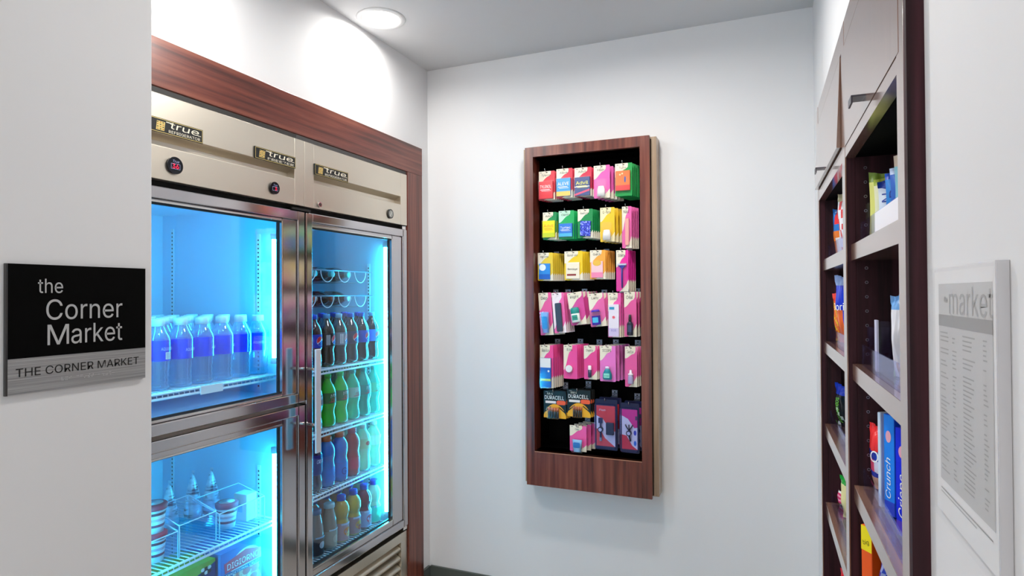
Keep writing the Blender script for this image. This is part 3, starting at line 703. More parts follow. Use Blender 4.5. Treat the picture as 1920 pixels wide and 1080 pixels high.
carton('pizza_box', 'frozen pizza box with red banner and white lettering below the freezer shelf', 'box', -1.83, -1.80+.13, 1.500, 1.676, .306, .570, C('#6a88c8'), f_pizza)
def f_green(m, w, h):
    m.rect(0, w, 0, h, 0, C('#1c2c70')); m.face([(0, h*.74), (w*.8, h*.90), (w, h*.96), (w, h), (0, h)], -.0002, C('#98b040'))
    for k in range(6): m.disc(w*(.80+.05*(k % 3)), h*(.92-.05*(k//3)), .008, .006, -.0004, M_ink if k % 2 else M_white, 10)
    m.rect(w*.45, w*.75, h*.72, h*.77, -.0004, C('#b03060'))
carton('frozen_meal_box', 'lime green and navy frozen meal box left of the pizza box', 'box', -1.84, -1.68, 1.245, 1.488, .306, .566, C('#8fb038'), f_green)

# ------------------------------------------------------------------ wall display case
CY = 2.565
CXa, CXb, CZa, CZb = -.991, -.432, CAMH-.858, CAMH+.664
OXa, OXb, OZa, OZb = -.952, -.473, CAMH-.704, CAMH+.620
t = thing('display_case', 'tall dark brown wood-framed wall display case with black interior, full of hanging packs', 'display case', (-.71, YB, CZa))
case = t
m = MB(); m.box(CXa, OXa, CY, CY+.022, CZa, CZb, W_z).box(OXb, CXb, CY, CY+.022, CZa, CZb, W_z); m.build('frame_stile', t, world=True, bevel=.001)
MB().box(OXa, OXb, CY+.0002, CY+.0218, OZb, CZb, W_z).build('top_rail', t, world=True)
MB().box(OXa, OXb, CY+.0002, CY+.0218, CZa, OZa, W_z).box(OXa, OXb, CY-.001, CY+.02, OZa-.004, OZa, mat('light_edge_strip', '#a9755a', .3)).build('bottom_panel', t, world=True)
m = MB(); bx = CXa-.018; bX = -.408; M_side_glare = wood('walnut_side_glare', 'z', ('#7d6450', '#a58c72', '#b89f84'), .3, .3)  # pale tones put the glare on the box sides into their colour
m.box(bx+.03, OXa-.004, CY+.022, CY+.032, CZa+.01, CZb-.01, M_gap).box(OXb+.004, bX-.022, CY+.022, CY+.032, CZa+.01, CZb-.01, M_gap)
m.box(OXa-.004, OXb+.004, CY+.022, CY+.032, OZb+.006, CZb-.01, M_gap).box(OXa-.004, OXb+.004, CY+.022, CY+.032, CZa+.01, OZa-.006, M_gap)
m.box(bx, OXa-.002, CY+.032, YB, CZa+.004, CZb, M_side_glare).box(OXb+.002, bX, CY+.032, YB, CZa+.004, CZb, M_side_glare)
m.box(OXa-.002, OXb+.002, CY+.032, YB, OZb+.004, CZb, M_side_glare).box(OXa-.002, OXb+.002, CY+.032, YB, CZa+.004, OZa-.004, W_x)
m.build('outer_box', t, world=True, bevel=.001)
m = MB(); PB = 2.775
m.box(OXa-.002, OXb+.002, PB, PB+.01, OZa-.004, OZb+.004, M_black)
m.box(OXa-.012, OXa-.002, CY+.022, PB, OZa-.004, OZb+.004, M_black).box(OXb+.002, OXb+.012, CY+.022, PB, OZa-.004, OZb+.004, M_black)
m.box(OXa-.002, OXb+.002, CY+.022, PB, OZb+.004, OZb+.012, M_black).box(OXa-.002, OXb+.002, CY+.022, PB, OZa-.012, OZa-.004, M_black)
m.box(OXa-.0022, OXa-.0012, CY+.022, CY+.085, OZa, OZb, W_z)
m.build('black_liner', t, world=True)

# ------------------------------------------------------------------ hanging packs
CARDY = 2.603
def hook(x, z, name_lab, yf=CARDY):
    z = z
    t = thing('peg_hook', name_lab, 'hook', (x, PB-.0004, z), group='peg hooks on the display case back panel')
    M_h = mat('peg_wire', '#b8b8b8', .25, 1)
    m = MB(); m.tube([(0, 0, 0), (0, yf-PB-.012, 0), (0, yf-PB-.020, .003), (0, yf-PB-.023, .010), (0, yf-PB-.021, .013)], .0018, M_h, 6); m.build('wire', t)
    m = MB(); m.box(-.013, .013, -.004, -.0005, -.014, .020, mat('hook_plate', '#8d93a4', .35, .5)); m.rect(-.011, .011, .008, .016, -.0045, C('#c4c8dc')); m.rect(-.011, .011, -.006, .001, -.0045, C('#c4c8dc')); m.rect(-.004, .004, .009, .014, -.0048, M_ink); m.build('mounting_plate', t)
    return t
def curve_top(w, h, s=.62, low=.42):
    """cream area of a card: top, sweeping down to the left"""
    P = [(-w/2, 0), (-w/2, -h*low)]
    for i in range(9):
        a = i/8; P.append((-w/2+w*s*(.0+a), -h*(low-(low-.18)*(.5-.5*math.cos(PI*a)))))
    P += [(-w/2+w*(s+.12), -h*.12), (-w/2+w*(s+.14), -h*.02), (-w/2+w*(s+.10), 0)]
    return P
def pack(name, lab, cat, w, h, cardc, word, prod, loc, rz, ry=0, group=None, cream='#efe6d0', foot=True, top=None, wordc='#161616'):
    """a carded pack: origin at its hang hole, card in the xz plane, front towards -y"""
    t = thing(name, lab, cat, loc, rz, group, ry=ry)
    m = MB(); cc = C(cardc, .35)
    m.prism(rrect(-w/2, w/2, -h+.006, .006, .004, 3), 0, .0008, cc)
    if top != 'none':
        P = [(x, z+.006) for x, z in curve_top(w, h, *(top or (.62, .42)))]
        m.face(P, -.0002, C(cream, .35))
    if foot: m.face([(w*.5, -h*.68), (w*.5, -h+.006), (-w*.2, -h+.006), (w*.15, -h*.86), (w*.3, -h*.80)][::-1], -.0002, C(cream, .35))
    m.rect(-.004, .004, -.0015, .0015, -.0003, M_ink)
    m.disc(-w*.36, .0, w*.07, h*.012, -.0004, C('#8a8a8a'), 10)
    if word: m.text(word, -w*.06, -h*.13, h*.10, -.0005, C(wordc), width=min(w*.55, len(word)*h*.055), off=.015)
    m.build('card', t); prod(t, w, h)
    return t
def p_box(c, word, wc='#ffffff', c2=None, d=.012, f=(.80, .50, .10), extra=None):
    def fn(t, w, h):
        bw, bh = w*f[0], h*f[1]; z0 = -h+.006+h*f[2]
        m = MB().box(-bw/2-w*.02, bw/2-w*.02, -d, -.0006, z0, z0+bh, C(c)); o = m.build('carton', t, bevel=.0012)
        m = MB(); e = -d-.0003; x0, x1 = -bw/2-w*.02, bw/2-w*.02
        if c2: m.rect(x0, x1, z0, z0+bh*.26, e, C(c2))
        if word: m.text(word, (x0+x1)/2, z0+bh*.60, bh*.24, e-.0002, C(wc), width=bw*.8, off=.02)
        if word: m.rect(x0+bw*.12, x1-bw*.2, z0+bh*.50, z0+bh*.53, e-.0002, C(wc)); m.rect(x0+bw*.2, x1-bw*.12, z0+bh*.43, z0+bh*.45, e-.0002, C(wc))
        if extra: extra(m, x0, x1, z0, bh, e-.0004)
        m.build('printed_front', o)
        mb = MB(); z1 = z0+bh+.003
        mb.prism(rrect(x0-.003, x1+.003, z0-.004, z1, .003, 2), -d-.003, -.0009, M_blis); mb.build('blister', t)
    return fn
def p_lathe(prof, c, capc_=None, capz=None, zoff=.12, x=0, lab=None, sx=1, d=.6, labelc=None, word=None):
    """a small bottle or stick behind a clear blister"""
    def fn(t, w, h):
        z0 = -h+.006+h*zoff; k = 1
        m = MB(); m.T = Matrix.Translation((x, -.0125*d-.001, z0)) @ Matrix.Diagonal((sx, d, 1, 1))
        m.lathe([p for p in prof if capz is None or p[1] <= capz], C(c, .25), 18); o = m.build('product', t)
        if capz is not None:
            m = MB(); m.T = Matrix.Translation((x, -.0125*d-.001, z0)) @ Matrix.Diagonal((sx, d, 1, 1))
            m.lathe([p for p in prof if p[1] >= capz], C(capc_, .3), 18); m.build('product_cap', t)
        rm = max(p[0] for p in prof); H_ = prof[-1][1]
        if labelc:
            m = MB(); y = -.0125*d-.001-rm*d-.0004
            m.face(rrect(x-rm*sx*.62, x+rm*sx*.62, z0+H_*.16, z0+H_*.5, .002, 2), y, C(labelc))
            if word: m.text(word, x, z0+H_*.28, H_*.12, y-.0003, M_ink if labelc != '#161616' else M_white, width=rm*sx)
            m.build('product_label', o)
        mb = MB(); mb.prism(rrect(x-rm*sx-.004, x+rm*sx+.004, z0-.004, z0+H_+.004, .005, 3), -.0125*d-.001-rm*d-.003, -.0009, M_blis); mb.build('blister', t)
    return fn
def p_tube(c1, c2, zoff=.06, wd=.036, hh=.075, word=None):
    """a squeeze tube with a flat crimped top"""
    def fn(t, w, h):
        z0 = -h+.006+h*zoff; n = 16; vs = []; fs = []
        rows = [(wd*.38, .010, 0), (wd*.38, .010, .012), (wd*.42, .010, .013), (wd*.50, .004, hh*.95), (wd*.52, .0015, hh)]
        for a, b, z in rows:
            for i in range(n): q = 2*PI*i/n; vs.append((a*math.cos(q), -.0115+b*math.sin(q), z0+z))
        for j in range(len(rows)-1):
            for i in range(n): i2 = (i+1) % n; fs.append((j*n+i, j*n+i2, (j+1)*n+i2, (j+1)*n+i))
        m = MB().add(vs, fs, C(c1, .3), True); o = m.build('product', t)
        m = MB().face(rrect(-wd*.34, wd*.34, z0+.018, z0+hh*.8, .006, 3), -.0222, C(c2)); 
        if word: m.text(word, 0, z0+hh*.5, .012, -.0225, M_white, width=wd*.5)
        m.build('product_label', o)
        MB().prism(rrect(-wd*.56, wd*.56, z0-.003, z0+hh+.003, .004, 3), -.0245, -.0009, M_blis).build('blister', t)
    return fn
def p_none(t, w, h): pass
B_small = [(.0001, 0), (.013, .001), (.014, .004), (.014, .034), (.011, .040), (.007, .044), (.007, .050), (.0075, .051), (.0075, .062), (.0001, .062)]
B_drop = [(.0001, 0), (.012, .001), (.0125, .004), (.011, .030), (.009, .036), (.011, .037), (.011, .043), (.006, .045), (.0045, .058), (.0001, .060)]
B_stick = [(.0001, 0), (.008, .001), (.008, .034), (.0075, .035), (.0075, .052), (.0001, .053)]
B_spray = [(.0001, 0), (.0125, .001), (.0135, .004), (.0135, .048), (.010, .056), (.006, .060), (.006, .064), (.0065, .065), (.0055, .088), (.0001, .090)]
B_deo = [(.0001, 0), (.019, .001), (.020, .004), (.020, .040), (.0205, .0405), (.0205, .058), (.016, .066), (.0001, .067)]
def p_razor(t, w, h):
    m = MB(); m.tube([(0, -.006, -h*.88), (0, -.008, -h*.6), (0, -.006, -h*.34)], .0035, C('#2a2a9c', .3), 8); m.build('razor_handle', t)
    m = MB(); m.box(-w*.36, w*.36, -.010, -.002, -h*.335, -h*.295, C('#c8d0e8', .3)); m.prism([(-w*.3, -h*.34), (0, -h*.44), (w*.3, -h*.34)], -.009, -.003, C('#2a2a9c', .3)); m.build('razor_head', t, bevel=.001)
    MB().prism(rrect(-w*.42, w*.42, -h*.93, -h*.26, .005, 3), -.014, -.0009, M_blis).build('blister', t)
def p_comb(t, w, h):
    m = MB().prism(rrect(-w*.26, w*.26, -h*.93, -h*.22, .005, 3), -.009, -.0009, C('#3a3a48', .3)); m.build('comb_case', t, bevel=.002)
def p_thermo(t, w, h):
    m = MB().prism(rrect(-.006, .010, -h*.90, -h*.26, .004, 3), -.008, -.0009, C('#f0a8a0', .3)); m.build('emery_board', t, bevel=.001)
    MB().prism(rrect(-w*.4, w*.42, -h*.95, -h*.22, .005, 3), -.012, -.0009, M_blis).build('blister', t)
def p_flat(c1, c2, word, wc='#ffffff', art=None):
    def fn(t, w, h):
        m = MB(); m.box(-w*.40, w*.34, -.006, -.0009, -h*.90, -h*.34, C(c1)); o = m.build('sachet', t, bevel=.001)
        m = MB(); e = -.0064; m.rect(-w*.40, w*.34, -h*.90, -h*.72, e, C(c2))
        if art: art(m, w, h, e-.0002)
        if word: m.text(word, -w*.03, -h*.60, h*.085, e-.0004, C(wc), width=w*.52, off=.015)
        m.build('printed_front', o)
    return fn
def p_bagblue(t, w, h):
    m = MB().prism([(-w*.32, -h*.88), (w*.36, -h*.90), (w*.40, -h*.38), (-w*.30, -h*.36)], -.010, -.0009, mat('blue_crystals', '#2838c0', .3, noise=dict(scale=(160, 160, 160), detail=2, stops=[(.4, '#1c2490'), (.55, '#3a50e0'), (.68, '#b8c8ff')]))); m.build('crystal_pouch', t, bevel=.002)
def p_holder(t, w, h):
    m = MB(); m.T = Matrix.Translation((w*.0, -.012, -h*.92)) @ Matrix.Diagonal((1.4, .5, 1, 1))
    m.lathe([(.0001, 0), (.013, .001), (.012, .03), (.009, .045), (.0001, .046)], C('#f4f2ee', .3), 18); m.build('product', t)
    MB().prism(rrect(-w*.34, w*.34, -h*.96, -h*.40, .005, 3), -.024, -.0009, M_blis).build('blister', t)
def p_round(t, w, h):
    m = MB().prism(circ(.016, .016, 24, -w*.08, -h*.66), -.010, -.0009, C('#f4f4f4')); m.build('product', t, bevel=.002)
    MB().prism(circ(.019, .019, 24, -w*.08, -h*.66), -.013, -.0010, M_blis).build('blister', t)

# (name, category, px rect of the front card x0,y0,x1,y1, card colour, word, product, depth of stack, look for label, extra kwargs)
ROWS = [
 [('medicine_pack', 'medicine', (1010, 321, 1041, 375), '#d83848', 'Tylenol', p_box('#e22f3c', 'TYLENOL', f=(.86, .60, .04)), 5, 'red carton of pain tablets on a cream-topped card', {}),
  ('medicine_pack', 'medicine', (1043, 316, 1074, 371), '#d8364c', 'Aleve', p_box('#2a9be0', 'ALEVE', c2='#f0c860', f=(.86, .60, .06)), 6, 'sky blue and yellow carton on a card with red edge', {}),
  ('medicine_pack', 'medicine', (1077, 314, 1110, 368), '#d02848', 'Advil', p_box('#123a7c', 'Advil', wc='#f0ee40', f=(.88, .64, .02), extra=lambda m, x0, x1, z0, bh, e: (m.rect(x0, x1, z0+bh*.46, z0+bh*.50, e, M_white), m.face([(x0, z0), (x1, z0+bh*.24), (x1, z0+bh*.34), (x0, z0+bh*.10)], e, C('#d83a68')))), 6, 'navy carton with yellow lettering', {}),
  ('nasal_spray_pack', 'toiletry', (1113, 310, 1144, 371), '#e860b0', 'Hair', p_holder, 8, 'pink card with white bottle inside, in the top row', {}),
  ('travel_kit_pack', 'toiletry', (1153, 306, 1186, 367), '#129c48', 'Tums', p_box('#ee7838', None, c2='#e04040', f=(.84, .60, .16), extra=lambda m, x0, x1, z0, bh, e: (m.disc(x0+.042, z0+bh*.55, .004, .014, e, C('#4858a8'), 12), m.disc(x0+.020, z0+bh*.8, .004, .004, e, C('#f8d8a0'), 10), m.disc(x0+.030, z0+bh*.85, .004, .004, e, C('#f8d8a0'), 10))), 9, 'green card with an orange and red carton', dict(foot=False))],
 [('medicine_pack', 'medicine', (1017.5, 398, 1044, 449), '#128a50', 'Advil', p_box('#f0e818', 'Advil', wc='#e88020', f=(.88, .60, .08), c2='#c8d828'), 6, 'bright yellow carton of tablets', {}),
  ('medicine_pack', 'medicine', (1047.5, 395, 1077, 448), '#12a858', 'Claritin', p_box('#1c78d8', 'Zyrtec', f=(.86, .46, .08), c2='#48b8e0'), 7, 'mint-topped green card with a blue carton', dict(cream='#bfe8d0', foot=False)),
  ('medicine_pack', 'medicine', (1083, 392, 1112, 446), '#0f8a48', 'Nexcare', p_bagblue, 8, 'green card with a pouch of deep blue crystals', {}),
  ('toiletry_pack', 'toiletry', (1125, 389, 1153, 453), '#f0c428', 'Q-tips', p_holder, 8, 'yellow card with a white bottle', dict(cream='#f4e6b8')),
  ('nail_care_pack', 'toiletry', (1166, 387, 1185, 465), '#e860a8', 'Nail', p_thermo, 5, 'long narrow pink card with a pale peach strip', dict(top=(.5, .6)))],
 [('wipes_pack', 'toiletry', (1008, 474, 1037, 526), '#e8c838', 'Wet Ones', p_flat('#2c88d8', '#1c60c0', None, art=lambda m, w, h, e: m.disc(-w*.15, -h*.48, w*.22, h*.12, e, C('#e8f4ff'), 16)), 7, 'pale yellow card with a white and blue sachet', {}),
  ('bandage_pack', 'toiletry', (1058, 471, 1093, 525), '#ecc820', 'Band-aid', p_flat('#efe6d0', '#efe6d0', 'Bandage', wc='#161616', art=lambda m, w, h, e: m.rect(-w*.34, w*.16, -h*.80, -h*.74, e, C('#8c2a2a'))), 7, 'cream and yellow card with black word and dark red stripe', {}),
  ('gum_pack', 'toiletry', (1106, 469, 1136, 523), '#f4a840', 'Quick', p_flat('#f0c8d0', '#f088b0', None, art=lambda m, w, h, e: m.disc(-w*.03, -h*.40, w*.27, h*.10, e, C('#e8b848'), 18)), 6, 'orange-edged card with a pale pink sachet and gold oval', {}),
  ('razor_pack', 'toiletry', (1155, 469, 1179, 546), '#e8249c', 'Gillette', p_razor, 5, 'magenta card with a blue razor', {})],
 [('lotion_tube_pack', 'toiletry', (1009, 549, 1034, 628), '#e85898', 'Dep', p_tube('#7a9cd8', '#2f86d0', wd=.038, hh=.092), 3, 'pink card with blue squeeze tube left of the comb', dict(ry=-.06)),
  ('comb_pack', 'toiletry', (1034, 549, 1057, 624), '#f068ac', None, p_comb, 5, 'pink card with a dark grey comb case', dict(ry=-.08, top=(.7, .9), cream='#f6e8ec')),
  ('deodorant_pack', 'toiletry', (1063, 548, 1093, 609), '#d84a98', 'Right', p_lathe(B_deo, '#e8f4ec', '#1a9a90', .040, .08, -.008, labelc='#2a9a88', word='fresh'), 5, 'card with a white deodorant stick and teal cap', dict(ry=-.14, top=(.8, .5))),
  ('deodorant_pack', 'toiletry', (1102, 550, 1132, 612), '#e868a8', 'Lady', p_lathe(B_deo, '#3c1cb4', '#4a24c8', .050, .05, -.006, labelc='#48c0e8'), 5, 'card with a violet deodorant stick', dict(ry=-.10, top=(.8, .5))),
  ('skin_care_pack', 'toiletry', (1140, 549, 1165, 632), '#e858a8', 'Eucerin', p_box('#f0e8f4', None, c2='#d8c8ec', f=(.80, .72, .02), extra=lambda m, x0, x1, z0, bh, e: (m.rect(x0+.004, x0+.026, z0+bh*.84, z0+bh*.92, e, C('#1f94c0')), m.disc((x0+x1)/2, z0+bh*.60, .007, .007, e, C('#e85868'), 5), m.text('EOS', (x0+x1)/2, z0+bh*.16, .012, e, C('#6a5ab8'), width=.022))), 5, 'pink card with a tall white carton', {}),
  ('hair_spray_pack', 'toiletry', (1170, 547, 1194, 631), '#e05898', 'Oral', p_lathe(B_spray, '#161a34', '#101018', .060, .03, 0, labelc='#2c3c60'), 5, 'pink card with a black spray bottle', dict(top=(.75, .35)))],
 [('skin_care_pack', 'toiletry', (1012, 647, 1038, 727), '#f04c96', 'Revlon', p_box('#1c64c8', None, f=(.78, .68, .02), extra=lambda m, x0, x1, z0, bh, e: (m.rect(x0, x1, z0+bh*.68, z0+bh, e, C('#f0f0f0')), m.rect(x0, x1, z0+bh*.22, z0+bh*.30, e, C('#c8e060')), m.disc(x1-.010, z0+bh*.56, .005, .005, e, M_white, 12))), 6, 'pink card with a tall white and blue carton', {}),
  ('lip_balm_pack', 'toiletry', (1056.5, 647, 1083, 710), '#ec4c98', 'Eos', p_round, 7, 'pink card with a round white disc', dict(top=(.5, .75), foot=False)),
  ('lip_balm_pack', 'toiletry', (1094.5, 648.5, 1120, 711), '#e84a94', 'Chapstick', p_lathe(B_stick, '#2c2a50', '#f4f0f4', .034, .06, -.001), 4, 'pink card with a slim dark stick and white cap', dict(top=(.75, .4))),
  ('mouthwash_pack', 'toiletry', (1124.5, 648.5, 1155, 715), '#e878c8', 'SCOPE', p_lathe([(.0001, 0), (.018, .001), (.021, .006), (.020, .024), (.013, .040), (.009, .046), (.009, .056), (.0001, .057)], '#188a98', '#e8e0f8', .046, .06, .0, labelc='#8fe8d8', word='scope'), 8, 'lilac-pink card with a teal mouthwash bottle', dict(foot=False)),
  ('eye_drop_pack', 'toiletry', (1171.5, 650, 1195, 725), '#e45a9c', 'Clear Eyes', p_lathe(B_drop, '#b0a8d0', '#f6f0f6', .036, .08, .0), 4, 'pink card with a small white-capped dropper bottle', dict(top=(.75, .3)))],
]
ROWN = ['top row', 'second row', 'third row', 'fourth row', 'fifth row']
hookn = 0
def place(name, cat, rc, cardc, word, prod, n, look, kw, rown, idx, step=.0165, back=True):
    if name in ('deodorant_pack', 'mouthwash_pack', 'hair_spray_pack', 'lotion_tube_pack', 'nasal_spray_pack') or prod is p_holder: step = .031; n = min(n, 5) if name not in ("lotion_tube_pack", "hair_spray_pack") else min(n, 4)
    a = at(rc[0], rc[1], 'y', CARDY); b = at(rc[2], rc[3], 'y', CARDY)
    w = b.x-a.x; h = a.z-at(rc[0], rc[3], 'y', CARDY).z
    x = (a.x+b.x)/2; z = (a.z+at(rc[2], rc[1], 'y', CARDY).z)/2-.006; dx = max(.0004, min(.0042*(n-1 if step < .02 else 8), OXb-.006-(x+w/2)))/(n-1)
    lab0 = '%s, frontmost on its hook' % look
    g = 'packs hanging on the display case'
    p = pack(name, lab0, cat, w, h, cardc, word, prod, (x, CARDY, z), -.05, group=g, **kw)
    hook(x-.002, z+.002, 'wire peg hook %s from the left in the %s of the display case' % (ORD[idx], rown))
    for k in range(1, n):
        dup(p, (x+dx*k, CARDY+step*k+.004, z-.0005*(k % 2)), -.05+random.uniform(-.05, .05), '%s, hanging behind the front one' % look, 'packs behind pack %s in the %s' % (ORD[idx], rown), skip=('product_label', 'printed_front'))
    return p
for ri, row in enumerate(ROWS):
    for ci, (name, cat, rc, cc, word, prod, n, look, kw) in enumerate(row):
        place(name, cat, rc, cc, word, prod, n, look, kw, ROWN[ri], ci)
# batteries
M_batt = [C('#b8643c', .3, metal=.0), C('#24262c', .3)]
def p_batt(k):
    def fn(t, w, h):
        m = MB(); e = -.0004
        pts = [(-w*.5, -h*.96)]+[(-w*.5+w*i/10, -h*.96+h*.42*math.sin(PI*i/10)**.6+h*.10) for i in range(11)]+[(w*.5, -h*.96)]
        m.face(pts[::-1][::-1], e, C('#e8a818'))
        for s_ in (-1, 1): m.face([(s_*w*.5, -h*.80), (s_*w*.5, -h*.74), (s_*w*.18, -h*.52), (s_*w*.18, -h*.57)][::s_], e-.0002, M_ink)
        m.text('AA 4' if k == 0 else 'AAA 4', -w*.22, -h*.10, h*.11, e, C('#e0d8c0'), width=w*.26)
        m.text('DURACELL', -w*.02, -h*.27, h*.19, e, M_white, width=w*.86, off=.025)
        m.rect(-w*.42, w*.05, -h*.42, -h*.33, e, C('#e8e0dc')); m.face(rrect(w*.08, w*.48, -h*.46, -h*.30, h*.06, 3), e-.0002, C('#e85a30'))
        m.build('print', t)
        r = .0058 if k == 0 else .0046; q = .0135 if k == 0 else .011
        for i in range(4):
            x = (i-1.5)*q-w*.04
            b = MB().lathe([(.0001, -h*.94), (r, -h*.94), (r, -h*.70)], M_batt[1], 14, c=(x, -r-.002)); b.lathe([(r, -h*.70), (r, -h*.58), (r*.4, -h*.575), (r*.4, -h*.565), (.0001, -h*.565)], M_batt[0], 14, c=(x, -r-.002)); b.build('battery', t)
        MB().prism(rrect(-w*.04-2*q-.003, -w*.04+2*q+.003, -h*.97, -h*.53, .005, 3), -2*r-.005, -.0009, M_blis).build('blister', t)
    return fn
place('battery_pack', 'batteries', (1019, 733, 1062, 783), '#0a0a0a', None, p_batt(0), 3, 'black battery card with white lettering and four larger cells', dict(top='none', foot=False), 'battery row', 0)
place('battery_pack', 'batteries', (1063, 731, 1108, 781), '#0a0a0a', None, p_batt(1), 3, 'black battery card with white lettering and four slimmer cells', dict(top='none', foot=False), 'battery row', 1)
place('lotion_tube_pack', 'toiletry', (1068, 798, 1100, 846), '#f05ca4', 'Dep', p_tube('#8fc0e8', '#1c78c8', wd=.046, hh=.052, zoff=.02), 4, 'pink card with pale blue tube at the case bottom', {}, 'lowest position', 0)
def clam(kind, rc, lab):
    a = at(rc[0], rc[1], 'y', CARDY-.004); b = at(rc[2], rc[3], 'y', CARDY-.004)
    w = b.x-a.x; h = a.z-at(rc[0], rc[3], 'y', CARDY-.004).z; x = (a.x+b.x)/2; z = (a.z+at(rc[2], rc[1], 'y', CARDY).z)/2-.006
    t = thing('cable_pack', lab, 'electronics', (x, CARDY-.004, z), -.04)
    m = MB().prism(rrect(-w/2, w/2, -h+.006, .006, .006, 3), .004, .0052, C('#14183c', .3)); m.build('backing_card', t)
    a0, a1, b0, b1 = -w*.44, w*.40, -h*.90, -h*.10
    m = MB(); e = .0036; m.rect(a0, a1, b0, b1, e, C('#e8e4f0'))
    if kind == 0:
        m.face([(a0, b1), (a0, b1-(b1-b0)*.25), (a0+(a1-a0)*.35, b1-(b1-b0)*.33), (a0+(a1-a0)*.75, b1-(b1-b0)*.6), (a1, b1-(b1-b0)*.62), (a1, b1)], e-.0002, C('#e8342c'))
        m.face([(a0, b0), (a1-(a1-a0)*.02, b0), (a0+(a1-a0)*.45, b0+(b1-b0)*.2), (a0+(a1-a0)*.18, b0+(b1-b0)*.42), (a0, b0+(b1-b0)*.42)], e-.0002, C('#e84848'))
        m.text('iFlash', a0+(a1-a0)*.32, b1-(b1-b0)*.13, .011, e-.0005, M_white)
    else:
        m.face([(a0, b1), (a0, b1-(b1-b0)*.16), (a0+(a1-a0)*.4, b1-(b1-b0)*.24), (a1-(a1-a0)*.2, b1-(b1-b0)*.46), (a1, b1-(b1-b0)*.44), (a1, b1)], e-.0002, C('#e0288c'))
        m.face([(a0, b0), (a1, b0), (a1-(a1-a0)*.35, b0+(b1-b0)*.10), (a0+(a1-a0)*.3, b0+(b1-b0)*.34), (a0, b0+(b1-b0)*.36)], e-.0002, C('#e0283c'))
        m.rect(a1-(a1-a0)*.14, a1-.001, b0+(b1-b0)*.74, b0+(b1-b0)*.84, e-.0004, C('#484858')); m.disc(a1-(a1-a0)*.16, b0+(b1-b0)*.42, .006, .011, e-.0004, C('#2c3cb8'), 14); m.disc(a1-(a1-a0)*.16, b0+(b1-b0)*.16, .006, .011, e-.0004, C('#2c78d8'), 14)
    m.build('printed_insert', t)
    cx = -w*.24 if kind == 0 else -w*.04; cz = -h*.57
    m = MB().prism(circ(.0115, .0115, 24, cx, cz), -.010, .003, C('#14162c', .3)).disc(cx, cz, .0075, .0075, -.0104, C('#c8cce0'), 20); m.build('cable_reel', t)
    m = MB(); 
    if kind == 0:
        m.box(cx-.009, cx+.009, -.006, .003, cz+.028, cz+.050, C('#1c2450', .3)); m.tube([(cx, -.002, cz+.010), (cx, -.002, cz+.030)], .004, C('#1c2450', .3)); m.tube([(cx, -.002, cz-.010), (cx, -.002, cz-.035)], .0042, C('#1c2450', .3)); m.box(cx-.005, cx+.005, -.004, .002, cz-.05, cz-.033, C('#9098a8', .3))
    else:
        for s_ in (-1, 0, 1): m.tube([(cx, -.002, cz+.010), (cx+s_*.012, -.002, cz+.028), (cx+s_*.016, -.002, cz+.036)], .0025, C('#1c1c2c', .3))
        m.tube([(cx, -.002, cz-.010), (cx+.006, -.002, cz-.034)], .004, C('#1c1c2c', .3))
    m.build('cable', t)
    if kind == 0: MB().box(w*.02, w*.36, -.014, .003, -h*.66, -h*.42, C('#1c2034', .35)).build('charger_block', t, bevel=.003)
    m = MB().prism(rrect(-w*.47, w*.44, -h*.93, -h*.06, .006, 3), -.020, .0042, clear('clamshell', '#e8ecff', .08, '#c8d0ff', .3, .04, top=.6)); m.build('clamshell', t)
    hook(x, z+.002, 'wire peg hook holding the clamshell %s' % ('with charger block' if kind == 0 else 'with round cable reel at the right edge'), CARDY-.004)
    dup(t, (x+.010, CARDY+.030, z+.004), -.03, 'second one behind the '+lab)
clam(0, (1115, 749, 1158, 843), 'clamshell pack with red insert and black charger block')
clam(1, (1163, 756, 1199, 849), 'clamshell pack with pink insert and three-ended cable')

# ------------------------------------------------------------------ right-hand shelving unit
u = thing('shelving_unit', 'built-in dark brown wood snack shelving with two bays and flip-up doors on top', 'shelves', (.34, 1.61, 0))
UXB, UT = .52, 2.045
m = MB(); m.box(UX, UXB, UY0, UY0+.018, 0, UT, W_shade); m.build('end_panel', u, world=True)
MB().box(UX, UX+.003, UY0+.018, .982, 0, 2.0449, W_glare).box(UX+.003, UX+.02, UY0+.018, .9818, 0, 2.0449, W_shade).build('face_stile', u, world=True, bevel=.0008)
MB().box(UX, UX+.003, 2.242, UY1, 0, 2.0449, W_glare).box(UX+.003, UX+.02, 2.2422, UY1, 0, 2.0449, W_shade).build('face_stile', u, world=True, bevel=.0008)
MB().box(UX, UX+.003, 1.553, 1.604, 0, 2.0448, W_glare).box(UX+.003, UX+.02, 1.5532, 1.6038, 0, 2.0448, W_shade).build('face_stile', u, world=True, bevel=.0008)
MB().box(UX+.0005, UX+.02, .982, 2.242, 1.990, UT-.0002, W_glarey).build('top_rail', u, world=True)
MB().box(UX+.0005, UX+.02, .982, 1.553, 1.733, 1.757, W_glarey).build('cross_rail', u, world=True)
MB().box(UX+.0005, UX+.02, 1.604, 2.242, 1.733, 1.766, W_glarey).build('cross_rail', u, world=True)
m = MB(); m.box(UX+.02, UXB, 1.553, 1.571, 0, 2.03, W_shade)
for z in [.62+.032*k for k in range(35)]:
    if not any(a-.045 < z < a+.01 for a in (1.537, 1.270, .999, .742)): m.T = Matrix.Translation((.215, 1.5528, z)); m.prism(circ(.0035, .0035, 12), -.0006, 0, mat('shelf_pin_rim', '#8c8090', .3, .8)); m.disc(0, 0, .0022, .0022, -.0007, M_ink, 10)
m.T = Matrix.Identity(4); m.build('divider', u, world=True)
m = MB().box(UX+.02, UXB, 2.260, 2.278, 0, 2.03, W_shade)
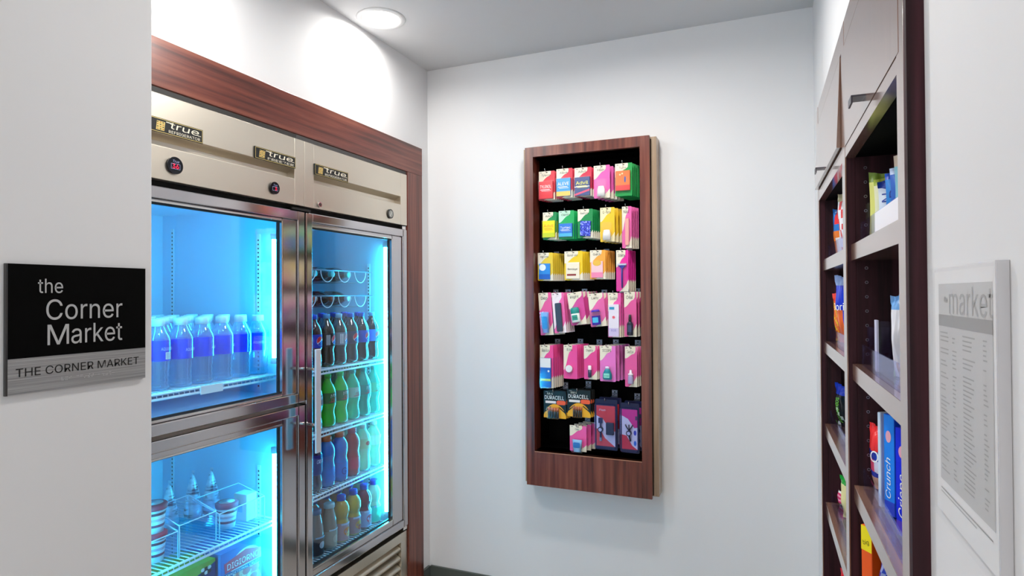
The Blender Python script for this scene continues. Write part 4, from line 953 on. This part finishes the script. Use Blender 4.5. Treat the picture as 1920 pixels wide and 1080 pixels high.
for z in [.62+.032*k for k in range(35)]:
    if not any(a-.045 < z < a+.01 for a in (1.537, 1.270, .999, .742)): m.T = Matrix.Translation((.215, 2.2598, z)); m.prism(circ(.0035, .0035, 12), -.0006, 0, MATS['shelf_pin_rim']); m.disc(0, 0, .0022, .0022, -.0007, M_ink, 10)
m.T = Matrix.Identity(4); m.box(UX+.0202, UX+.06, 2.242, 2.260, 0, 2.03, W_shade); m.build('inner_side', u, world=True)
MB().box(UX+.0202, UXB, 1.571, 1.604, 0, 2.03, W_shade).build('divider', u, world=True)
MB().box(UXB, UXB+.01, UY0, 2.30, 0, UT, M_black).build('back_panel', u, world=True)
MB().box(UX+.02, UXB, UY0+.018, 2.278, 2.031, UT-.001, W_shade).build('top_panel', u, world=True)
MB().box(UX+.02, UXB, UY0+.018, .9815, 0, 2.03, W_shade).build('inner_side', u, world=True)
def shelf(ya, yb, z, th=.036):
    MB().box(UX+.0105, UXB, ya, yb, z-th, z, W_glarey).build('shelf', u, world=True, bevel=.0008)
NZ = (1.537, 1.270, .999, .742, .48, .22); 
for z in NZ:
    shelf(.9818, 1.5528, z); shelf(1.6045, 2.2598, z)
MB().box(UX+.021, UXB, .9818, 1.5528, 1.733, 1.751, M_black).build('cabinet_floor', u, world=True)
MB().box(UX+.021, UXB, 1.6045, 2.2598, 1.733, 1.751, M_black).build('cabinet_floor', u, world=True)
# flip-up doors
MB().box(UX-.0005, UX+.0185, .967, 1.549, 1.7585, 1.986, W_glare).build('flip_door', u, world=True)
m = MB(); m.T = Matrix.Translation((UX+.0185, 0, 1.987)) @ Matrix.Rotation(R(2.4), 4, 'Y') @ Matrix.Translation((-UX-.0185, 0, -1.987))
m.box(UX-.0005, UX+.0185, 1.622, 2.262, 1.772, 1.986, W_glare); dfar = m.build('flip_door', u, world=True, bevel=.0008); tag(dfar, label='flip-up door standing slightly open')
M_hd = mat('dark_tab_pull', '#4a4850', .3, .8)
MB().box(UX-.022, UX, 1.245, 1.283, 1.783, 1.786, M_hd).box(UX-.024, UX-.021, 1.245, 1.283, 1.772, 1.786, M_hd).build('tab_handle', u, world=True)
MB().box(UX-.030, UX-.008, 1.925, 1.960, 1.783, 1.786, M_hd).box(UX-.032, UX-.029, 1.925, 1.960, 1.772, 1.786, M_hd).build('tab_handle', u, world=True)
# clear price lips on the shelves
RN = ['top shelf', 'second shelf', 'third shelf', 'fourth shelf']
for b, (ya, yb) in enumerate(((.985, 1.525), (1.608, 2.225))):
    for k, z in enumerate(NZ[:4]):
        if b == 0 and k == 3: continue
        t = thing('acrylic_shelf_tray', 'clear acrylic front lip on the %s of the %s bay' % (RN[k], ('near', 'far')[b]), 'shelf tray', (.22, (ya+yb)/2, z+.0005))
        m = MB(); m.box(.2005, .2035, ya, yb, z+.0005, z+.045, M_acr).box(.2035, .42, ya, yb, z+.0005, z+.003, M_acr)
        m.build('front_lip', t, world=True)
        if b == 0 and k == 0: MB().box(.199, .2002, .985, 1.33, z+.004, z+.043, C('#f0eef4')).build('paper_strip', t, world=True)
        if k in (0, 1):
            for y in ((1.515, 1.492) if b == 0 else ()):
                MB().box(.210, .33, y, y+.003, z+.0032, z+.085, M_acr).build('divider_fin', t, world=True)
t = thing('acrylic_divider', 'clear upright acrylic divider standing on the near bay second shelf', 'divider', (.24, 1.40, 1.2735))
MB().box(.2105, .33, 1.396, 1.400, 1.2735, 1.372, M_acr).box(.2065, .2100, 1.376, 1.40, 1.2735, 1.375, C('#c8c8e0')).build('fin', t, world=True)

# ------------------------------------------------------------------ snacks
def bag(name, lab, w, h, t_, x, y, z, paint, rz=-PI/2, ry=0, gloss=.22, rx=0, group=None, cat='snack bag'):
    """pillow bag, origin at its base, front towards local -y"""
    o = thing(name, lab, cat, (x, y, z), rz, group, ry=ry, rx=rx)
    m = MB(); nu, nv = 14, 22; rr = random.Random(hash(lab) % 999)
    rr = random.Random(len(lab)*7+int(w*1000))
    ph = [rr.uniform(0, 6) for _ in range(4)]
    def P(i, j, s):
        u_, v = i/nu, j/nv; a = max(0, math.sin(PI*u_))**.55*max(0, math.sin(PI*min(1, max(0, (v-.04)/.90))))**.6
        wr = 1+.10*math.sin(9*u_+7*v+ph[0])+.08*math.sin(15*v+ph[1]-4*u_)
        crumple = .003*math.sin(28*u_+ph[2])*(1 if v > .88 or v < .08 else .25)
        pinch = 1-.06*math.sin(PI*v)
        return ((u_-.5)*w*pinch, s*t_/2*a*wr+crumple, v*h+(.004*math.sin(6*u_+ph[3]) if v > .9 else 0))
    for s in (-1, 1):
        vs = [P(i, j, s) for j in range(nv+1) for i in range(nu+1)]
        groups = {}
        for j in range(nv):
            for i in range(nu):
                a = j*(nu+1)+i; f = (a, a+1, a+nu+2, a+nu+1)
                if s > 0: f = f[::-1]
                groups.setdefault(paint((i+.5)/nu, (j+.5)/nv), []).append(f)
        for c, fs in groups.items(): m.add(vs, fs, C(c, gloss), True)
    m.build('bag', o); SKIN[o.name] = (w, h, t_); return o
SKIN = {}
def printed(o, fn, name='print'):
    m = MB(); fn(m); w, h, t_ = SKIN[o.name]; v = []
    for p in m.v:
        u_ = min(1, max(0, p[0]/w+.5)); q = min(1, max(0, p[2]/h))
        v.append((p[0], -t_/2*max(0, math.sin(PI*u_))**.55*max(0, math.sin(PI*min(1, max(0, (q-.04)/.90))))**.6*1.19-.003, p[2]))
    m.v = v; return m.build(name, o)
def spot(p0, p1, yt, X0, th, shelf, t_, hmax, ymax=9, wmin=0):
    """pose of an item whose front spans the given sight lines, standing on a shelf"""
    Y0 = min(ymax, at(p0, yt, 'x', X0).y); q = at(p1, yt, 'x', X0); k = X0/q.y
    w_ = max(wmin, (k*Y0-X0)/(math.sin(th)+k*math.cos(th))); h = min(hmax, at(p0, yt, 'x', X0).z-shelf-.0035)
    return w_, h, X0+w_/2*math.sin(th)+t_/2*math.cos(th), Y0-w_/2*math.cos(th)+t_/2*math.sin(th)
def pouchpaint(top, body, stripe): return lambda u_, v: top if v > .86 else (stripe if .45 < u_ < .62 or v < .08 else body)
zz = NZ[0]+.0035
for i, (px, yt, a, b_, c, wd_, lab) in enumerate(((1627, 327, '#6f8a30', '#d8d878', '#c8cca8', None, 'slim pale yellow snack pouch with green top, near bay top shelf'),
        (1637, 334, '#9aa838', '#e4e4c0', '#a8b0b8', None, 'cream and olive snack pouch, second from the far end, near bay top shelf'),
        (1645, 340, '#1c3c9c', '#e4ecf8', '#2868c8', 'NANA', 'white snack pouch with dark blue top and lettering, near bay top shelf'),
        (1658, 322, '#1c4cb8', '#3a8ad8', '#d4e4f4', 'BAR', 'bright blue snack pouch with pale stripe, near bay top shelf'),
        (1667, 312, '#b8c8e8', '#3c6cc8', '#d8dcc0', None, 'blue and yellow snack pouch with crumpled silver top, near bay top shelf'),
        (1675, 295, '#d8c8b8', '#8ac8d8', '#e8e8e0', None, 'tall pale pouch with beige folded top, near bay top shelf'))):
    X0 = .2115; Y0 = at(px, yt, 'x', X0).y; hh = min(.188, at(px, yt, 'x', X0).z-zz); th = 1.25; w_ = .085; Y0 = min(Y0, 1.486)
    o = bag('snack_pouch', lab, w_, hh, .022, X0+w_/2*math.sin(th), Y0-w_/2*math.cos(th), zz, pouchpaint(a, b_, c), rz=-PI/2+th)
    if wd_: printed(o, lambda m: m.text(wd_, -.012, hh*.20, .030, -.0125, C('#123a9c'), 'l', rot=PI/2, off=.02))
    for k in range(2): dup(o, (X0+w_/2*math.sin(th)+.095*(k+1), Y0-w_/2*math.cos(th), zz), None, 'behind the '+lab, 'pouches behind '+lab, skip=('print',))
W, h, x, y = spot(1664, 1700, 552, .214, .7, NZ[1], .03, .222)
bag('snack_bag', 'tall white snack pouch with sky blue leaning top, near bay second shelf', W, h, .035, x, y, NZ[1]+.0035, lambda u_, v: '#6aa4e0' if v > .80 else ('#bcd8b0' if u_ < .10 else ('#d8a080' if v < .2 and .3 < u_ < .5 else '#eceaf0')), rz=-PI/2+.7, rx=.04)
W, h, x, y = spot(1613, 1646, 780, .2050, .55, NZ[2], .04, .216, 1.520, .075)
o = bag('snack_bag', 'red topped candy bag with blue and white stripes, near bay third shelf', W, h, .045, x, y, NZ[2]+.0035,
    lambda u_, v: '#e02c2c' if v > .62 else ('#2038a8' if .50 < v <= .62 or .24 < v < .34 else ('#e8b898' if v < .24 else ('#d04868' if u_ < .35 else '#e4e0f0'))), rz=-PI/2+.55, rx=.075)
printed(o, lambda m: m.text('O', W*.05, h*.50, W*.42, 0, M_white, off=.01))
def crate(name, lab, cat, x, y, z, w, d, h, side, front, rz, fn=None, sidefn=None):
    """upright carton, front towards local -y"""
    o = thing(name, lab, cat, (x, y, z), rz); MB().box(-w/2, w/2, -d/2, d/2, 0, h, side).build('box', o, bevel=.0015)
    m = MB(); m.rect(-w/2+.001, w/2-.001, .001, h-.001, -d/2-.0003, front)
    if fn: fn(m, w, d, h, -d/2-.0006)
    m.build('printed_front', o); return o
def boxart(word, c2):
    def fn(m, w, d, h, e):
        m.rect(-w/2+.001, w/2-.001, .001, h*.14, e, C(c2)); m.text(word, w*.12, h*.16, w*.62, e-.0003, M_white, 'l', width=h*.40, rot=PI/2, shear=.3, off=.004)
        m.disc(-w*.05, h*.78, w*.25, h*.06, e, C('#e8a8b8'), 14)
    return fn
W, h, x, y = spot(1645, 1651, 772, .2105, .5, NZ[2], .13, .226)
crate('cracker_box', 'thin white-edged carton between the candy bag and the blue cartons', 'box', x, y, NZ[2]+.0035, W, .13, h, C('#c0d4e8'), C('#d0e0f0'), -PI/2+.5)
W, h, x, y = spot(1652, 1672, 775, .2105, .5, NZ[2], .13, .228)
crate('cracker_box', 'sky blue carton with white script lettering, near bay third shelf', 'box', x, y, NZ[2]+.0035, W, .12, h, C('#0c50d8'), C('#1c84ec'), -PI/2+.5, boxart('Crunch', '#3048c8'))
W, h, x, y = spot(1673.5, 1704, 800, .2105, .5, NZ[2], .13, .222)
crate('cracker_box', 'royal blue carton with white script lettering, nearest on the near bay third shelf', 'box', x, y, NZ[2]+.0035, W, .12, h, C('#0c18c8'), C('#0c24e0'), -PI/2+.5, boxart('Crisps', '#5a3cc0'))
W, h, x, y = spot(1613, 1634, 978, .1945, .6, NZ[3], .05, .213, 1.520)
o = crate('candy_box', 'orange candy carton with yellow top, near bay fourth shelf', 'box', x, y, NZ[3]+.0035, W, .05, h, C('#f05a10'), C('#f05a10'), -PI/2+.6, lambda m, w, d, h, e: (m.rect(-w/2, w/2, h*.70, h-.001, e, C('#f8e010')), m.text('big', 0, h*.78, w*.45, e-.0003, M_ink, rot=.3), m.text('PIECES', w*.1, h*.18, w*.4, e-.0003, C('#f8d010'), 'l', rot=PI/2-.1)))
W, h, x, y = spot(1637, 1662, 1040, .2105, .5, NZ[3], .04, .2)
bag('snack_bag', 'blue and silver striped snack bag beside the orange candy carton', W, h, .04, x, y, NZ[3]+.0035, lambda u_, v: '#1c2c9c' if (int(v*9)+int(u_*4)) % 2 else '#8c98c8', rz=-PI/2+.5)
def fbag(lab, p0, p1, yt, k, t_, paint, hmax=.218, th=.42, X0=.2075, rx=.07, word=None, wc='#ffffff', wz=.4, ws=.03, rot=0):
    W, h, x, y = spot(p0, p1, yt, X0, th, NZ[k], t_, hmax, 2.222, .085)
    o = bag('snack_bag', lab, W, h, t_, x, y, NZ[k]+.0035, paint, rz=-PI/2+th, rx=rx)
    if word: printed(o, lambda m: m.text(word, 0 if not rot else ws*.4, h*wz, ws, 0, C(wc), 'c' if not rot else 'l', width=None if not rot else h*.6, rot=rot, off=.015))
fbag('blue, red and orange chip bag at the far end, far bay top shelf', 1550, 1567, 402, 0, .035, lambda u_, v: ('#d83038' if .25 < u_ < .7 and v > .66 else '#1c70c0') if v > .55 else ('#f08030' if v > .40 or u_ < .3 else '#f0ece8'))
fbag('white and red snack bag with beige crumpled top, far bay top shelf', 1567, 1588, 364, 0, .035, lambda u_, v: '#c8b890' if v > .86 else ('#d84848' if (int(u_*5)+int(v*7)) % 3 == 0 else ('#d02c30' if .42 < v < .52 and u_ > .5 else '#e8e8ee')), hmax=.19)
fbag('royal blue chip bag with silver top and orange base, far bay second shelf', 1563, 1588, 518, 1, .04, lambda u_, v: '#9ab4e8' if v > .88 else ('#1838c8' if v > .50 or u_ > .62 else '#e86830'), word='Dori', wz=.5, ws=.03)
fbag('orange and yellow flame-patterned chip bag, far end of the far bay second shelf', 1553, 1564, 548, 1, .03, lambda u_, v: '#e84838' if v > .8 else ('#f8c030' if (u_*3+v*5) % 1 < .35 else '#f07030'))
fbag('black nut bag with blue top and lime green lettering, far bay third shelf', 1559, 1586, 716, 2, .04, lambda u_, v: '#1030a0' if v > .76 else ('#c8d0c8' if (int(v*11)+int(u_*6)) % 5 == 0 and v < .5 else '#101820'), word='PISTACHIOS', wc='#70d828', wz=.12, ws=.022, rot=PI/2)
fbag('pink and white candy bag with wavy stripes, far bay fourth shelf', 1559, 1572, 906, 3, .035, lambda u_, v: '#f4eef0' if v > .88 or v < .1 else ('#e04070' if (int(v*9)) % 2 else '#f0a0b8'))
fbag('pale yellow snack bag with green top, far bay fourth shelf', 1571, 1590, 888, 3, .035, lambda u_, v: '#1c9c38' if v > .84 else '#e8e0a0')
fbag('red snack bag on the far bay fifth shelf, just showing under the shelf edge', 1569, 1590, 1066, 4, .035, lambda u_, v: '#d02030')

# ------------------------------------------------------------------ name sign on the near left wall
t = thing('wall_sign', 'black and brushed metal wall sign reading the Corner Market', 'sign', (XN, .69, 1.275))
y0, y1, z0, z1, zm = .579, .8085, 1.275, 1.4835, 1.3325
m = MB().box(XN+.0005, XN+.0062, y0, y1, zm, z1, mat('sign_black', '#020202', .6, spec=.08)); m.build('black_panel', t, world=True)
m = MB().box(XN+.0005, XN+.0060, y0, y1, z0, zm, mat('brushed_sign_metal', '#a8a8a8', .45, .35, noise=dict(scale=(4, 4, 500), detail=4, stops=[(.3, '#868686'), (.7, '#b8b8b8')])))
m.box(XN+.0005, XN+.0058, y0-.003, y0, z0, z1, mat('sign_edge', '#5c5c5c', .4, .8)); m.build('metal_panel', t, world=True)
def sgn(parent=t): 
    m = MB(); m.T = Matrix.Translation((XN+.0064, 0, 0)) @ Matrix.Rotation(PI/2, 4, 'Z'); return m
M_sl = C('#b4b4b4')
m = sgn(); m.text('the', .6215, 1.437, .0325, 0, M_sl, 'l', width=.0385, res=4); m.build('lettering', t, world=True); m = sgn(); m.text('Corner', .634, 1.3925, .0465, 0, M_sl, 'l', width=.129, res=4); m.build('lettering', t, world=True); m = sgn(); MH = .0337
m.face([(.636+px_*MH, 1.3505+pz_*MH) for px_, pz_ in ((0, 0), (.115, 0), (.115, .80), (.44, 0), (.56, 0), (.885, .80), (.885, 0), (1.0, 0), (1.0, 1), (.83, 1), (.50, .17), (.17, 1), (0, 1))], 0, M_sl)
m.text('arket', .6735, 1.3505, .0465, 0, M_sl, 'l', width=.0895, res=4)
m.build('lettering', t, world=True)
m = sgn(); m.text('THE CORNER MARKET', .590, 1.303, .0185, 0, M_ink, 'l', width=.205, res=4); m.build('room_lettering', t, world=True)
m = sgn(); rr = random.Random(3); y = .652
for k in range(15):
    y += .0062
    if k in (3,): continue
    for a in range(2):
        for b in range(3):
            if rr.random() < .55: m.prism(circ(.0007, .0007, 6, y+a*.0023, 1.2925-b*.0023+.002), -.0005, 0, C('#c8c8c8'))
m.build('braille_dots', t, world=True)

# ------------------------------------------------------------------ price list holder on the right wall
t = thing('sign_holder', 'clear acrylic holder with a white and grey printed market price list on the right wall', 'sign', (XR, .76, 1.17))
ya, yb, za, zb = .642, .872, 1.172, 1.457
m = MB().box(XR-.0095, XR-.0075, ya, yb, za, zb, pane('sign_cover', '#ffffff', .05)).box(XR-.0015, XR-.0003, ya, yb, za, zb, C('#e8e8ea')); 
m.box(XR-.0095, XR-.0003, ya-.003, ya, za, zb, mat('acrylic_edge', '#c8c8cc', .2)).box(XR-.0095, XR-.0003, yb, yb+.0015, za, zb, pane('sign_cover', '#ffffff', .05)).box(XR-.0095, XR-.0003, ya, yb, zb, zb+.0015, pane('sign_cover', '#ffffff', .05))
m.build('holder', t, world=True)
MB().box(XR-.0040, XR-.0035, ya+.006, yb-.006, za+.003, zb-.004, C('#eeeeef')).build('paper', t, world=True)
# local x -> -Y world, local -y faces -X
m = MB(); m.T = Matrix.Translation((XR-.0042, 0, 0)) @ Matrix.Rotation(-PI/2, 4, 'Z')
m.rect(-.848, -.668, 1.214, 1.439, 0, C('#c9c9c9'))
m.rect(-.848, -.668, 1.391, 1.404, -.0002, C('#9c9c9c'))
m.text('market', -.805, 1.406, .040, -.0002, C('#acacac'), 'l', width=.138, off=-.016, res=3)
m.text('the', -.825, 1.418, .010, -.0002, C('#a4a4a4'), 'l')
rr = random.Random(5)
for cx, wmax in ((-.842, .034), (-.795, .016), (-.758, .040), (-.695, .014)):
    z = 1.383
    while z > 1.224:
        if rr.random() > .16: m.rect(cx, cx+wmax*rr.uniform(.5, 1), z, z+.0015, -.0002, C('#a8a8a8'))
        z -= .0046
m.rect(-.846, -.675, 1.203, 1.2045, -.0002, C('#a8a8a8')); m.rect(-.846, -.72, 1.199, 1.2003, -.0002, C('#b8b8b8'))
m.build('printed_list', t, world=True)
